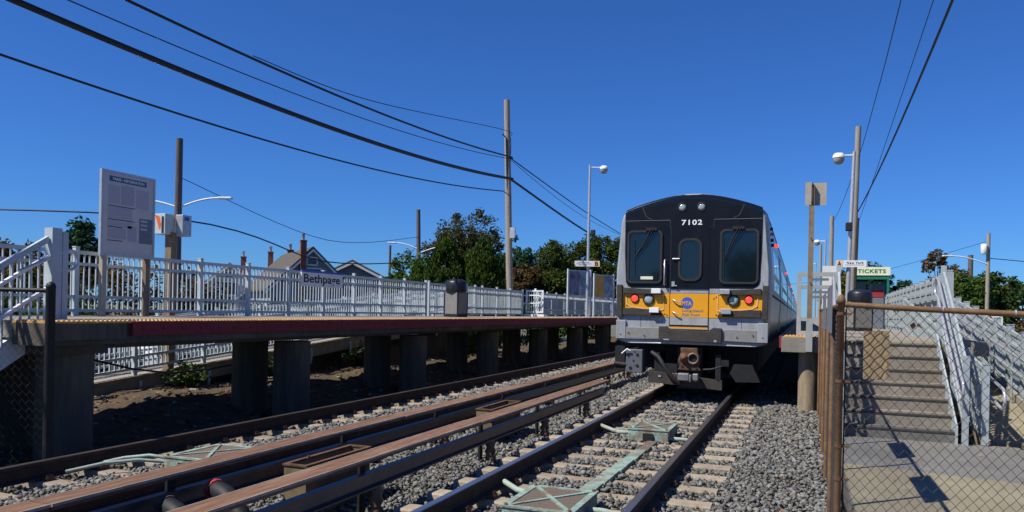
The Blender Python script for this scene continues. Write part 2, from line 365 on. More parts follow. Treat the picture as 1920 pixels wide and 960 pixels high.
# ---------------------------------------------------------------- running rails and ties
def rail_profile(x):
    h = [(.070, -.172), (.070, -.160), (.012, -.145), (.010, -.050), (.035, -.038), (.036, -.006), (.030, 0)]
    return [(x + a, b) for a, b in h] + [(x - a, b) for a, b in h[::-1]]
tmb = MB()
sec = [(-1.3, -.185), (-.95, -.185), (-.45, -.20), (.45, -.20), (.95, -.185), (1.3, -.185)]
for (xa, za), (xb, zb_) in zip(sec, sec[1:]):
    tmb.add([(xa, -.13, za - .22), (xa, -.105, za - .015), (xa, -.09, za), (xa, .09, za), (xa, .105, za - .015), (xa, .13, za - .22),
             (xb, -.13, zb_ - .22), (xb, -.105, zb_ - .015), (xb, -.09, zb_), (xb, .09, zb_), (xb, .105, zb_ - .015), (xb, .13, zb_ - .22)],
            [(i, i + 1, i + 7, i + 6) for i in range(5)])
for xe, o_ in ((-1.3, 1), (1.3, -1)):
    tmb.add([(xe, -.13, -.405), (xe, -.105, -.2), (xe, -.09, -.185), (xe, .09, -.185), (xe, .105, -.2), (xe, .13, -.405)], [(0, 1, 2, 3, 4, 5)[::o_]])
tie_me = tmb.mesh('tie', [m_tie])
clip_me = MB().box(-.035, .035, -.05, .05, -.19, -.155).prism([(-.035, -.1551), (.03, -.1551), (.02, -.13), (-.03, -.142)], FY, -.035, .035).mesh('rail_clip', [m_rust])
def track(xc, label, y1, top, dull, nt_, ny0):
    t = thing('railway_track', label, 'track', (xc, 0, -.4))
    for sgn in (-1, 1):
        mb = MB().prism(rail_profile(xc + sgn * .755), FY, -10, y1)
        k = 14
        for i in range(len(mb.f)):
            f = mb.f[i]; zz = [mb.v[j][2] for j in f]
            if len(f) == 4 and min(zz) >= -.007: mb.mi[i] = 1
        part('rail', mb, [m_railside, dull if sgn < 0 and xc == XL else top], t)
    for i in range(nt_):
        y = ny0 + TS * i
        ti = inst('tie', tie_me, (xc + random.uniform(-.02, .02), y, random.uniform(-.006, .006)), t, (0, 0, random.uniform(-.012, .012)))
        if y < 22:
            for sgn in (-1, 1):
                for o_ in (-1, 1): inst('rail_clip', clip_me, (xc + sgn * .755 + o_ * .09, y, 0), ti)
    return t
track(XR, 'near railway track the train stands on, rails on tan concrete ties', 230, m_railtop, m_railtopd, 34, 4.33 - TS)
track(XL, 'far railway track running along the shaded platform with empty rails', 230, m_railtop, m_railtopd, 66, 4.33 - TS)

# ---------------------------------------------------------------- third rails with cover boards
def third(xc, label, brk, y1):
    t = thing('third_rail', label, 'third rail', (xc, 5, -.36))
    pr_ = [(.055, -.06), (.055, -.045), (.012, -.03), (.012, .045), (.038, .055), (.038, .09), (-.038, .09), (-.038, .055), (-.012, .045), (-.012, -.03), (-.055, -.045), (-.055, -.06)]
    part('conductor_rail', MB().prism([(xc + a, b) for a, b in pr_], FY, -6, y1), m_third, t)
    y = -6.0; k = 0
    while y < y1:
        ln = 4.85; dz = random.uniform(-.006, .006)
        mb = MB().box(xc - .105, xc + .105, y, min(y + ln - .012, y1), .205 + dz, .25 + dz)
        mb.box(xc + .1052, xc + .112, y, min(y + ln - .012, y1), .232 + dz, .252 + dz, 1)
        mb.box(xc - .112, xc - .1052, y, min(y + ln - .012, y1), .238 + dz, .252 + dz, 1)
        part('cover_board', mb, [m_cover, m_coveredge], t); y += ln; k += 1
    bm = MB().box(-.10, -.075, -.045, .045, -.3, .205).box(-.075, .10, -.03, .03, .175, .2045).box(-.075, -.02, -.02, .02, -.05, .0)
    bme = bm.mesh('bracket', [m_black])
    im = MB().lathe([(.055, -.34), (.075, -.28), (.05, -.25), (.075, -.2), (.05, -.16), (.07, -.10), (.05, -.062)], (0, 0, 0), 10).mesh('insulator', [M('porcelain', (.20, .11, .06), .4)])
    for y in brk:
        inst('bracket', bme, (xc, y, 0), t); inst('insulator', im, (xc, y + .12, 0), t)
XT1, XT2 = -4.68, -3.655
third(XT1, 'third rail under red-brown cover boards beside the far track', [2.3, 4.92, 7.46, 9.8, 12.4, 14.8, 17.2] + [19.7 + 2.5 * i for i in range(14)], 60)
third(XT2, 'third rail under red-brown cover boards beside the train\'s track, ending at the train', [3.4, 6.16, 8.98, 11.2, 13.65], 15.1)

def trough(y0, y1, xa, xb, label):
    t = thing('cable_trough', label, 'trough', ((xa + xb) / 2, (y0 + y1) / 2, -.34))
    th = .022
    mb = MB().box(xa, xb, y0, y0 + th, -.34, .14).box(xa, xb, y1 - th, y1, -.34, .14).box(xa, xa + th, y0 + th, y1 - th, -.34, .138).box(xb - th, xb, y0 + th, y1 - th, -.34, .138)
    part('box_wall', mb, m_boxtan, t, bev=.004)
    rm = MB(); ring(rm, [(xa - .012, y0 - .012), (xb + .012, y0 - .012), (xb + .012, y1 + .012), (xa - .012, y1 + .012)], [(xa + .03, y0 + .03), (xb - .03, y0 + .03), (xb - .03, y1 - .03), (xa + .03, y1 - .03)], FZ, .142, .158)
    part('rim', rm, m_rust, t)
    part('floor', MB().box(xa + th, xb - th, y0 + th, y1 - th, -.1, -.08), m_dark, t)
    part('bolt', MB().lathe([(.014, 0), (.014, .02), (.008, .03)], (xa + .05, y0 + .3, .155), 8), m_rust, t)
trough(5.85, 6.95, -4.36, -4.12, 'open rusty tan trough between the third rails in the foreground')
trough(10.3, 11.5, -4.37, -4.12, 'dark open trough between the third rails farther off')

def cable(pts, r, name, label, mat, endmat):
    t = thing(name, label, 'cable', pts[0])
    part('jacket', MB().tube(pts, r, 12), mat, t)
    p0 = Vector(pts[0]); d = (p0 - Vector(pts[1])).normalized()
    part('end_collar', MB().tube([p0 - d * .02, p0 + d * .035, p0 + d * .05], [r * 1.12, r * 1.12, r * .8], 12), endmat, t)
cable([(-4.48, 5.12, .06), (-4.32, 5.05, .05), (-4.12, 4.98, -.06), (-4.0, 4.95, -.3)], .078, 'power_cable', 'thick black power cable with a red end collar beside the third rail', m_black, m_redp)
cable([(-4.50, 4.62, .035), (-4.34, 4.55, .02), (-4.15, 4.5, -.08), (-4.0, 4.45, -.3)], .078, 'power_cable', 'thick black power cable with a grey end collar, nearest the camera', m_black, m_rubber)
solo('feeder_hose', MB().tube([(-3.95, 5.1, -.28), (-3.75, 5.5, -.24), (-3.5, 5.75, -.24), (-3.2, 5.8, -.27)], .035, 8), m_dark, 'black hose lying on the ballast under the nearer cover board', 'hose')

# ---------------------------------------------------------------- impedance bonds
def bond(x0, x1, y0, y1, zt, label, hoses):
    t = thing('impedance_bond', label, 'track box', ((x0 + x1) / 2, (y0 + y1) / 2, -.3))
    mb = MB().prism([(x0, -.30), (x1, -.30), (x1, zt), (x0, zt)], FY, y0, y1)
    part('housing', mb, m_green, t, bev=.012)
    part('lid', MB().box(x0 + .045, x1 - .045, y0 + .045, y1 - .045, zt + .002, zt + .008), m_mesh, t)
    fr = MB(); ring(fr, [(x0 - .01, y0 - .01), (x1 + .01, y0 - .01), (x1 + .01, y1 + .01), (x0 - .01, y1 + .01)], [(x0 + .05, y0 + .05), (x1 - .05, y0 + .05), (x1 - .05, y1 - .05), (x0 + .05, y1 - .05)], FZ, zt + .001, zt + .016)
    part('lid_frame', fr, m_green, t)
    z_ = zt + .013
    for a, b in (((x0 + .05, y0 + .05), (x1 - .05, y1 - .05)), ((x1 - .05, y0 + .05), (x0 + .05, y1 - .05))):
        part('cross_rib', MB().bar((*a, z_), (*b, z_), .035, .012), m_green, t); z_ += .0015
    part('terminal_recess', MB().box((x0 + x1) / 2 - .07, (x0 + x1) / 2 + .07, y0 - .03, y0 - .001, -.2, zt - .04), m_black, t)
    for sx in (x0 + .03, x1 - .03):
        for sy in (y0 + .03, y1 - .03): part('bolt', MB().lathe([(.016, 0), (.016, .014), (.008, .018)], (sx, sy, zt + .0165), 6), m_rust, t)
    for h in hoses: part('hose', MB().tube(h, .027 if x0 > -5 else .019, 10), m_pipe, t)
bond(-2.34, -1.72, 6.1, 6.95, -.075, 'pale green track box with crossed lid ribs, nearest between the rails',
     [[(-2.34, 6.9, -.14), (-2.5, 6.93, -.12), (-2.62, 7.0, -.09), (-2.7, 7.12, -.10)], [(-1.72, 6.6, -.15), (-1.6, 6.62, -.15), (-1.45, 6.6, -.16), (-1.3, 6.58, -.17)]])
bond(-2.24, -1.68, 10.75, 11.6, -.045, 'pale green track box farther along, just in front of the train',
     [[(-2.24, 10.95, -.12), (-2.42, 10.9, -.12), (-2.6, 10.98, -.08), (-2.72, 11.15, -.08)], [(-1.68, 10.85, -.15), (-1.5, 10.85, -.15), (-1.3, 10.9, -.17)]])
bond(-6.35, -5.78, 6.45, 7.3, -.06, 'pale green track box with crossed ribs in the far track behind the cover board',
     [[(-6.35, 6.5, -.12), (-6.55, 6.3, -.08), (-6.75, 6.05, -.09), (-6.93, 5.75, -.14)], [(-6.35, 6.6, -.10), (-6.6, 6.5, -.07), (-6.8, 6.35, -.09), (-6.95, 6.2, -.13)]])
t = thing('bond_duct', 'flat pale green duct strip joining the two track boxes', 'duct', (-1.95, 8.6, -.22))
for i in range(5):
    y0 = 7.05 + i * .71; mb = MB().prism([(-2.02 + .02 * i, -.2), (-1.86 + .015 * i, -.2), (-1.86 + .015 * i, -.158), (-2.02 + .02 * i, -.158)], FY, y0, y0 + .70)
    part('duct_section', mb, m_green if i < 4 else m_mesh, t, bev=.006)
t = thing('bond_duct', 'flat pale green duct strip leading from the far track box toward the camera', 'duct', (-6.12, 4, -.22))
for i in range(6):
    y0 = 6.35 - (i + 1) * .72
    part('duct_section', MB().box(-6.20, -6.04, y0, y0 + .705, -.21, -.135), m_green, t, bev=.006)

# ---------------------------------------------------------------- train
XC = XR - .02; YF = 15.6
HALF = [(1.30, .98), (1.46, 1.02), (1.50, 1.45), (1.53, 2.0), (1.53, 2.45), (1.48, 3.0), (1.45, 3.40), (1.435, 3.50), (1.41, 3.575), (1.365, 3.64), (1.28, 3.695), (1.16, 3.748), (.99, 3.805), (.81, 3.86), (.62, 3.91), (.45, 3.95), (.28, 3.978), (.12, 3.992), (0, 3.995)]
def shell(y0, y1, nose):
    mb = MB(); rings = []
    def rg(y, inx, inz): return [(XC + max(0, a - inx) if a > 0 else XC, y, b - inz * max(0, (b - 3.3) / .7)) for a, b in HALF] + [(XC - max(0, a - inx), y, b - inz * max(0, (b - 3.3) / .7)) for a, b in HALF[-2::-1]]
    spec = [(y0, .07, .05), (y0 + .04, .035, .02), (y0 + .14, .005, 0), (y0 + .3, 0, 0)] if nose else [(y0, 0, 0)]
    spec.append((y1, 0, 0))
    vs = []; 
    for sp in spec: vs += rg(*sp)
    k = 2 * len(HALF) - 1
    fs = [(i * k + j, i * k + (j + 1) % k, (i + 1) * k + (j + 1) % k, (i + 1) * k + j) for i in range(len(spec) - 1) for j in range(k)]
    mb.add(vs, fs, 0, False); mb.add(vs[:k], [tuple(range(k))]); mb.add(vs[-k:], [tuple(range(k))[::-1]])
    for i in range((len(spec) - 2) * k, (len(spec) - 1) * k):
        if max(mb.v[q][2] for q in mb.f[i]) < 3.41: mb.mi[i] = 1
    return mb
def side_x(z): return float(np.interp(z, [b for a, b in HALF[1:7]], [a for a, b in HALF[1:7]]))
def car(y0, y1, nose, label):
    t = thing('train_car', label, 'train car', (XC, y0, 0), 'cars of the commuter train')
    part('body', shell(y0, y1, nose), [m_silver, m_side], t)
    part('underframe', MB().box(XC - 1.25, XC + 1.25, y0 + 1.2, y1 - .6, .42, .979), m_black, t)
    for yc in (y0 + 3.2, y1 - 3.2):
        tr = part('truck', MB().box(XC - 1.05, XC - .9, yc - 1.5, yc + 1.5, .35, .62).box(XC + .9, XC + 1.05, yc - 1.5, yc + 1.5, .35, .62).box(XC - .9, XC + .9, yc - .3, yc + .3, .4, .7), m_black, t)
        for sx in (-.755, .755):
            for dy in (-1.15, 1.15):
                part('wheel', MB().lathe([(.40, -.06), (.46, -.06), (.46, -.04), (.43, -.03), (.43, .06), (.3, .06)], (XC + sx, yc + dy, .43), 20, axis='x'), m_dark, tr)
    # right-hand side: window panes, doors, marker lamps
    def slab(ya, yb, za, zb, off, nm, mat, mi=0):
        mb = MB(); zs = [za, (za + zb) / 2, zb]
        for sg in (1, -1):
            pts = [(sg * (side_x(z) + off), z) for z in zs] + [(sg * (side_x(z) - .03), z) for z in zs[::-1]]
            mb2 = MB().prism([(XC + a, b) for a, b in pts], FY, ya, yb)
            part(nm, mb2, mat, t)
    L_ = y1 - y0; wins = []
    for k in range(12):
        ya = y0 + 1.1 + k * (L_ - 2.2) / 12
        if k in (2, 3, 8, 9): continue
        slab(ya + .12, ya + (L_ - 2.2) / 12 - .12, 2.12, 2.95, .004, 'window', m_glass)
    for k in (2.5, 8.5):
        yc = y0 + 1.1 + (k + .5) * (L_ - 2.2) / 12
        for dy in (-.68, .02):
            slab(yc + dy, yc + dy + .66, 1.12, 3.15, .012, 'door_leaf', m_sillow)
            slab(yc + dy + .16, yc + dy + .5, 2.1, 2.95, .016, 'door_window', m_glass)
        slab(yc - .75, yc - .70, 1.1, 3.2, .01, 'door_seal', m_black); slab(yc + .70, yc + .75, 1.1, 3.2, .01, 'door_seal', m_black)
    part('marker_lamp', MB().box(XC + 1.44, XC + 1.53, y0 + 3.2, y0 + 3.5, 3.18, 3.24), m_redm, t)
    part('marker_lamp', MB().box(XC + 1.44, XC + 1.53, y0 + 15.5, y0 + 15.8, 3.18, 3.24), m_redm, t)
    part('drip_rail', MB().box(XC + 1.425, XC + 1.46, y0 + .32, y1, 3.40, 3.43).box(XC - 1.46, XC - 1.425, y0 + .32, y1, 3.40, 3.43), m_black, t)
    part('belt_line', MB().box(XC + 1.52, XC + 1.545, y0 + .32, y1, 1.96, 2.0).box(XC - 1.545, XC - 1.52, y0 + .32, y1, 1.96, 2.0), m_rubber, t)
    return t
tr = car(YF, YF + 25.6, True, 'end car of the silver commuter train, black and yellow front numbered 7102')
car(YF + 26.2, YF + 51.8, False, 'second silver train car, coupled behind the numbered end car')
car(YF + 52.4, YF + 78, False, 'third silver train car, farther along the platform')
car(YF + 78.6, YF + 104.2, False, 'farthest silver train car at the vanishing point')

def fp(name, poly, d0, d1, mat, parent=tr, bev=0, ctr=True):
    """Front panel: polygon in local (x,z), from depth d0 to d1 in front of the nose plane."""
    return part(name, MB().prism([(XC + a, b) for a, b in poly], FY, YF - d0, YF - d1), mat, parent, bev=bev)
def rect(x0, x1, z0, z1): return [(x0, z0), (x1, z0), (x1, z1), (x0, z1)]
def arc_top(x, inset): return float(np.interp(abs(x), [0, .12, .28, .45, .62, .81, .99, 1.16, 1.28, 1.34], [3.945, 3.942, 3.93, 3.906, 3.87, 3.823, 3.77, 3.714, 3.668, 3.64])) - inset
maskp = [(-1.30, 2.22), (-1.26, 2.14), (-1.18, 2.10), (1.18, 2.10), (1.26, 2.14), (1.30, 2.22), (1.33, 2.8), (1.335, 3.46)]
_xs = [1.335, 1.28, 1.21, 1.13, 1.03, .92, .8, .67, .53, .38, .2, 0]
maskp += [(x, arc_top(x, .012)) for x in _xs] + [(-x, arc_top(x, .012)) for x in _xs[-2::-1]] + [(-1.335, 3.46), (-1.33, 2.8)]
mask = fp('front_mask', maskp, -.02, .012, m_mask)
for x0, x1 in ((-1.33, -.43), (.43, 1.33)): fp('roof_seam', rect(x0, x1, 3.455, 3.461), .0121, .0145, m_sillow, mask)
for sx in (-1, 1):
    fp('panel_seam', [(sx * .42, 3.30), (sx * .43, 3.30), (sx * .43, 3.46), (sx * .42, 3.46)], .0121, .015, m_rubber, mask)
    fp('panel_seam', [(sx * 1.0, 3.74), (sx * .985, 3.745), (sx * .9, 3.54), (sx * .78, 3.475), (sx * .79, 3.465), (sx * .915, 3.53)], .0121, .015, m_rubber, mask)
brow = MB(); _bx = [-x for x in _xs] + _xs[-2::-1]; k = len(_bx)
brow.add([(XC + x, YF + .045, arc_top(x, -.03)) for x in _bx] + [(XC + x, YF - .004, arc_top(x, .0)) for x in _bx] + [(XC + x, YF - .0145, arc_top(x, .035)) for x in _bx] + [(XC + x, YF - .0122, arc_top(x, .075)) for x in _bx],
         [(r_ * k + i, r_ * k + i + 1, (r_ + 1) * k + i + 1, (r_ + 1) * k + i) for r_ in range(3) for i in range(k - 1)], 0, True)
part('brow', brow, M('brow gloss', (.008, .009, .012), .16, var=.2, rnd=0, spec=.5), mask)
# upper headlamps
for x in (-.195, .18):
    part('headlamp', MB().lathe([(.088, -.02), (.092, .02), (.074, .026), (.07, .012)], (XC + x, YF, 3.71), 20, axis='y'), m_black, mask)
    part('lens', MB().lathe([(.071, .0), (.066, .014), (.03, .02), (.005, .021)], (XC + x, YF, 3.71), 18, axis='y'), m_lens, mask)
text(mask, '7102', (XC + .0, YF - .0145, 3.405), .40, .105, m_txtw, bold=.02, name='car_number', space=1.15)
# windscreens
for x0, x1 in ((-1.28, -.57), (.55, 1.28)):
    fr = MB(); o_ = rrect(XC + x0, XC + x1, 2.19, 3.26, .10); i_ = rrect(XC + x0 + .04, XC + x1 - .04, 2.23, 3.22, .075)
    ring(fr, o_, i_, FY, YF - .0121, YF - .045)
    fo = part('windscreen_frame', fr, m_seal, tr)
    part('glass', MB().prism(rrect(XC + x0 + .035, XC + x1 - .035, 2.225, 3.225, .075), FY, YF - .0122, YF - .022), m_glass, fo)
    cx = (x0 + x1) / 2 + (.13 if x0 < 0 else -.02); sgn = -1
    wp = MB().box(XC + cx - .11, XC + cx + .11, YF - .07, YF - .046, 3.25, 3.31)
    wp.tube([(XC + cx, YF - .075, 3.28), (XC + cx - .14, YF - .06, 3.0), (XC + cx - .32 if x0 < 0 else XC + cx - .26, YF - .05, 2.72 if x0 < 0 else 2.68)], .011, 6)
    wp.tube([(XC + cx + .05, YF - .075, 3.28), (XC + cx - .1, YF - .055, 3.0), (XC + cx - .3 if x0 < 0 else XC + cx - .24, YF - .05, 2.74 if x0 < 0 else 2.70)], .007, 6)
    xb = cx - (.32 if x0 < 0 else .26)
    wp.tube([(XC + xb - .02, YF - .035, 3.08), (XC + xb, YF - .03, 2.35)], .009, 5)
    part('wiper', wp, m_black, fo)
part('cab_notice', MB().box(XC - 1.0, XC - .75, YF - .024, YF - .0225, 2.27, 2.33), m_signc, tr)
# end door
door = fp('end_door', rect(-.395, .345, 2.085, 3.315), .0121, .026, m_mask)
for x in (-.41, .345): fp('door_gap', rect(x, x + .014, 1.30, 3.33), .0122, .0165, m_black, door)
fr = MB(); ring(fr, rrect(XC - .25, XC + .21, 2.24, 3.09, .16), rrect(XC - .205, XC + .165, 2.285, 3.045, .125), FY, YF - .0262, YF - .05)
part('door_window_frame', fr, m_seal, door)
part('door_glass', MB().prism(rrect(XC - .21, XC + .17, 2.28, 3.05, .125), FY, YF - .0263, YF - .033), m_glass, door)
part('door_handle', MB().tube([(XC - .36, YF - .05, 2.68), (XC - .22, YF - .06, 2.68)], .016, 8).box(XC - .365, XC - .345, YF - .05, YF - .026, 2.66, 2.70), m_chrome, door)
part('door_latch', MB().box(XC - .37, XC - .31, YF - .05, YF - .0262, 2.13, 2.23).tube([(XC - .33, YF - .06, 2.15), (XC - .26, YF - .06, 2.14)], .009, 6), m_galv, door)
part('grab_bar', MB().tube([(XC - .51, YF - .013, 2.66), (XC - .51, YF - .075, 2.66), (XC - .51, YF - .075, 2.16), (XC - .51, YF - .013, 2.16)], .016, 8), m_chrome, tr)
# silver strip, yellow band and lower door
fp('waist_strip', [(-1.36, 2.0), (1.36, 2.0), (1.36, 2.24), (1.30, 2.24), (1.26, 2.14), (1.18, 2.098), (-1.18, 2.098), (-1.26, 2.14), (-1.30, 2.24), (-1.36, 2.24)], -.02, .008, m_silver)
band = fp('yellow_band', [(-1.36, 1.57), (-1.32, 1.54), (-.55, 1.52), (.55, 1.52), (1.32, 1.54), (1.36, 1.57), (1.36, 1.99), (-1.36, 1.99)], -.02, .012, m_yel)
dl = fp('door_lower', rect(-.395, .345, 1.525, 1.985), .0122, .024, m_yel, band)
fp('door_kick_plate', rect(-.395, .345, 1.37, 1.524), -.01, .022, m_silver)
fp('sill_shadow_gap', rect(-.41, .36, 1.335, 1.369), -.01, .012, m_black)
fp('yellow_sill', rect(-.40, .35, 1.30, 1.328), .03, .085, m_yel)
fp('lower_apron', [(-1.40, 1.28), (1.40, 1.28), (1.40, 1.53), (.56, 1.515), (-.56, 1.515), (-1.40, 1.53)], -.02, .006, m_silver)
part('door_ring', MB().tube([(XC - .34, YF - .026, 1.86), (XC - .335, YF - .07, 1.87), (XC - .27, YF - .075, 1.83), (XC - .2, YF - .075, 1.82)], .013, 6).tube([(XC - .34, YF - .026, 1.62), (XC - .335, YF - .07, 1.63), (XC - .27, YF - .075, 1.59), (XC - .21, YF - .075, 1.57)], .013, 6), m_chrome, band)
part('logo_disc', MB().lathe([(.118, .024), (.118, .0265)], (XC - .06, YF, 1.805), 30, axis='y'), m_blue, band)
text(band, 'MTA', (XC - .065, YF - .028, 1.80), .19, .085, m_yel, bold=.03, name='logo_letters')
text(band, 'Long', (XC - .06, YF - .0255, 1.65), .18, .066, m_txtb, bold=.012)
text(band, 'Island', (XC + .15, YF - .0255, 1.655), .21, .055, m_txtb, bold=.012)
text(band, 'Rail', (XC - .085, YF - .0255, 1.575), .13, .052, m_txtb, bold=.012)
text(band, 'Road', (XC + .10, YF - .0255, 1.575), .17, .052, m_txtb, bold=.012)
for sx in (-1, 1):
    # lamp pod outline, marker and headlamps, rubber rails round the pod, step boxes, corner post
    def mir(p): return [(sx * a, b) for a, b in p]
    o_ = mir([(.52, 1.985), (.52, 1.655), (.62, 1.64), (1.18, 1.70), (1.27, 1.76), (1.29, 1.985)]); i_ = mir([(.53, 1.98), (.53, 1.67), (.62, 1.655), (1.175, 1.712), (1.255, 1.77), (1.278, 1.98)])
    mb = MB(); ring(mb, [(XC + a, b) for a, b in o_], [(XC + a, b) for a, b in i_], FY, YF - .0122, YF - .022); part('pod_outline', mb, m_signo, band)
    for x, z, r_, mt, nm in ((1.11, 1.885, .066, m_redl, 'tail_lamp'), (.825, 1.865, .092, m_lens, 'headlamp')):
        lp = part(nm, MB().lathe([(r_ * 1.25, .012), (r_ * 1.28, .035), (r_ * 1.02, .045), (r_, .03)], (XC + sx * x, YF, z), 22, axis='y'), m_black, band)
        part('lens', MB().lathe([(r_, .013), (r_ * .95, .034), (r_ * .5, .042), (.004, .043)], (XC + sx * x, YF, z), 20, axis='y'), mt, lp)
    fp('rubber_rail', mir([(.55, 2.06), (1.34, 2.10), (1.34, 1.985), (.58, 1.965)]), .0125, .07, m_rubber, bev=.008)
    fp('rubber_rail', mir([(.60, 1.665), (1.34, 1.69), (1.34, 1.545), (.52, 1.545)]), .0125, .07, m_rubber, bev=.008)
    fp('corner_rubber', mir([(1.352, 1.50), (1.46, 1.50), (1.47, 2.16), (1.365, 2.16)]), -.08, .075, m_rubber, bev=.01)
    fp('step_box', mir(rect(.57, .76, 1.985, 2.085)), .071, .13, m_white if sx < 0 else m_galv, bev=.008)
    fp('step_box', mir(rect(.60, .79, 1.60, 1.705)), .071, .13, m_white if sx < 0 else m_galv, bev=.008)
    fp('corner_block', mir(rect(1.28, 1.475, 1.06, 1.44)), -.1, .05, m_silver, bev=.01)
    fp('bumper_panel', mir([(.48, 1.08), (1.279, 1.06), (1.279, 1.30), (.48, 1.30)]), -.1, .04, m_sillow, bev=.006)
    part('uncoupling_rod', MB().tube([(XC + sx * .55, YF + .02, 1.03), (XC + sx * .57, YF + .0, .99), (XC + sx * 1.18, YF + .0, .985)], .012, 6), m_chrome, tr)
for x, z in ((-.50, 1.93), (-.50, 1.58), (-.455, 1.56), (.50, 1.93), (.50, 1.58), (.455, 1.90), (-1.27, 1.74), (1.27, 1.74), (-1.22, 1.19), (-.9, 1.14), (.9, 1.16), (1.2, 1.2), (-1.38, 1.15), (1.38, 1.16)):
    part('bolt_head', MB().lathe([(.013, .006), (.013, .019 if z > 1.3 else .058), (.006, .021 if z > 1.3 else .06)], (XC + x, YF, z), 8, axis='y'), m_rust, tr)
for x in (-.98, .98): fp('apron_seam', rect(x - .004, x + .004, 1.301, 1.50), .0062, .0085, m_rubber)
fp('anticlimber', [(-.60, 1.33), (-.44, 1.34), (-.36, 1.27), (.36, 1.26), (.46, 1.33), (.62, 1.32), (.62, 1.03), (-.60, 1.05)], .005, .10, m_rubber, bev=.01)
part('nameplate', MB().box(XC - .50, XC - .39, YF - .105, YF - .1005, 1.06, 1.085).box(XC + .48, XC + .53, YF - .105, YF - .1005, 1.05, 1.09), m_galv, tr)
# coupler and gear under the nose
cp = part('coupler', MB().prism([(XC + a, b) for a, b in [(-.17, .92), (.17, .92), (.17, .83), (.22, .72), (.20, .55), (.24, .47), (-.22, .47), (-.17, .56), (-.21, .68), (-.16, .82)]], FY, YF - .05, YF + .9), m_rust, tr, bev=.02)
part('coupler_funnel', MB().lathe([(.115, .05), (.12, .09), (.085, .10), (.075, .03)], (XC + .085, YF, .71), 18, axis='y'), M('worn iron', (.20, .14, .10), .6, metal=.4), cp)
part('coupler_bore', MB().lathe([(.074, .051), (.07, .055)], (XC + .085, YF, .71), 16, axis='y'), m_black, cp)
part('coupler_cone', MB().lathe([(.10, .05), (.08, .10), (.03, .17), (.01, .18)], (XC - .09, YF, .72), 16, axis='y'), m_rust, cp)
for x, z in ((-.13, .55), (.15, .53)): part('coupler_pin', MB().lathe([(.03, .05), (.03, .06)], (XC + x, YF, z), 10, axis='y'), m_dark, cp)
part('air_pipe_block', MB().box(XC - .20, XC + .02, YF - .16, YF - .02, .27, .42).box(XC + .09, XC + .20, YF - .16, YF - .02, .28, .42).box(XC + .03, XC + .07, YF - .2, YF - .05, .25, .40), M('dull steel', (.22, .22, .21), .5, metal=.5), cp, bev=.03)
part('draft_gear', MB().box(XC - .24, XC + .24, YF + .1, YF + 1.1, .1, .92), m_black, tr)
ec = part('electric_coupler', MB().box(XC - 1.26, XC - .92, YF - .06, YF + .3, .38, .85), M('coupler face', (.13, .133, .145), .5, metal=.3, var=.15, scale=12), tr, bev=.015)
for x, z, r_ in ((-1.02, .74, .035), (-1.16, .47, .035), (-1.02, .52, .035), (-1.1, .62, .02), (-1.2, .72, .025), (-1.08, .8, .015)):
    part('socket', MB().lathe([(r_, .06), (r_, .067)], (XC + x, YF, z), 10, axis='y'), m_black, ec)
part('shop_cable', MB().tube([(XC - 1.34, YF - .08, .76), (XC - 1.22, YF - .12, .86), (XC - 1.16, YF - .1, .82)], .014, 6), m_white, ec)
part('side_bracket', MB().tube([(XC - 1.5, YF - .02, .55), (XC - 1.25, YF - .02, .53)], .05, 10).box(XC - 1.5, XC - 1.3, YF + .02, YF + .3, .45, .9), m_black, tr)
part('air_hose', MB().tube([(XC - .75, YF + .05, .80), (XC - .6, YF - .05, .72), (XC - .45, YF - .1, .5), (XC - .3, YF - .06, .3), (XC - .15, YF - .02, .2)], .045, 8), m_dark, tr)
part('air_hose', MB().tube([(XC + .28, YF - .02, .50), (XC + .45, YF - .1, .52), (XC + .65, YF + .05, .58)], .016, 6), m_rubber, tr)
part('jumper_box', MB().box(XC - .62, XC - .24, YF + .05, YF + .3, .40, .58), m_black, tr)
part('third_rail_shoe_arm', MB().prism([(XC + a, b) for a, b in [(.78, .45), (.85, .62), (1.2, .62), (1.35, .3), (.9, .28)]], FY, YF + .0, YF + .35).box(XC + .62, XC + .76, YF - .02, YF + .2, .58, .70), m_black, tr)
pl = part('pilot', MB().prism([(XC + a, b) for a, b in [(-.82, .20), (.64, .10), (.64, .30), (.0, .36), (-.80, .43)]], FY, YF + .02, YF + .07), M('pilot steel', (.05, .044, .039), .7, metal=.3, var=.3, scale=6), tr, bev=.006)
for x in (-.7, .5): part('pilot_brace', MB().box(XC + x, XC + x + .1, YF + .0705, YF + .8, .3, .8), m_black, tr)
for x in (-.58, -.31): part('pilot_bolt', MB().box(XC + x - .025, XC + x + .025, YF + .005, YF + .0195, .31, .345), m_chrome, pl)
part('roof_antenna', MB().lathe([(.07, 0), (.07, .03), (.04, .05)], (XC - .03, YF + .6, 3.985), 12), m_white, tr)
for z in (3.3, 3.2, 3.08, 2.98): part('side_fitting', MB().box(XC + side_x(z) - .02, XC + side_x(z) + .05, YF + .5, YF + .56, z - .03, z + .03), m_black if z != 3.2 else m_orange, tr)

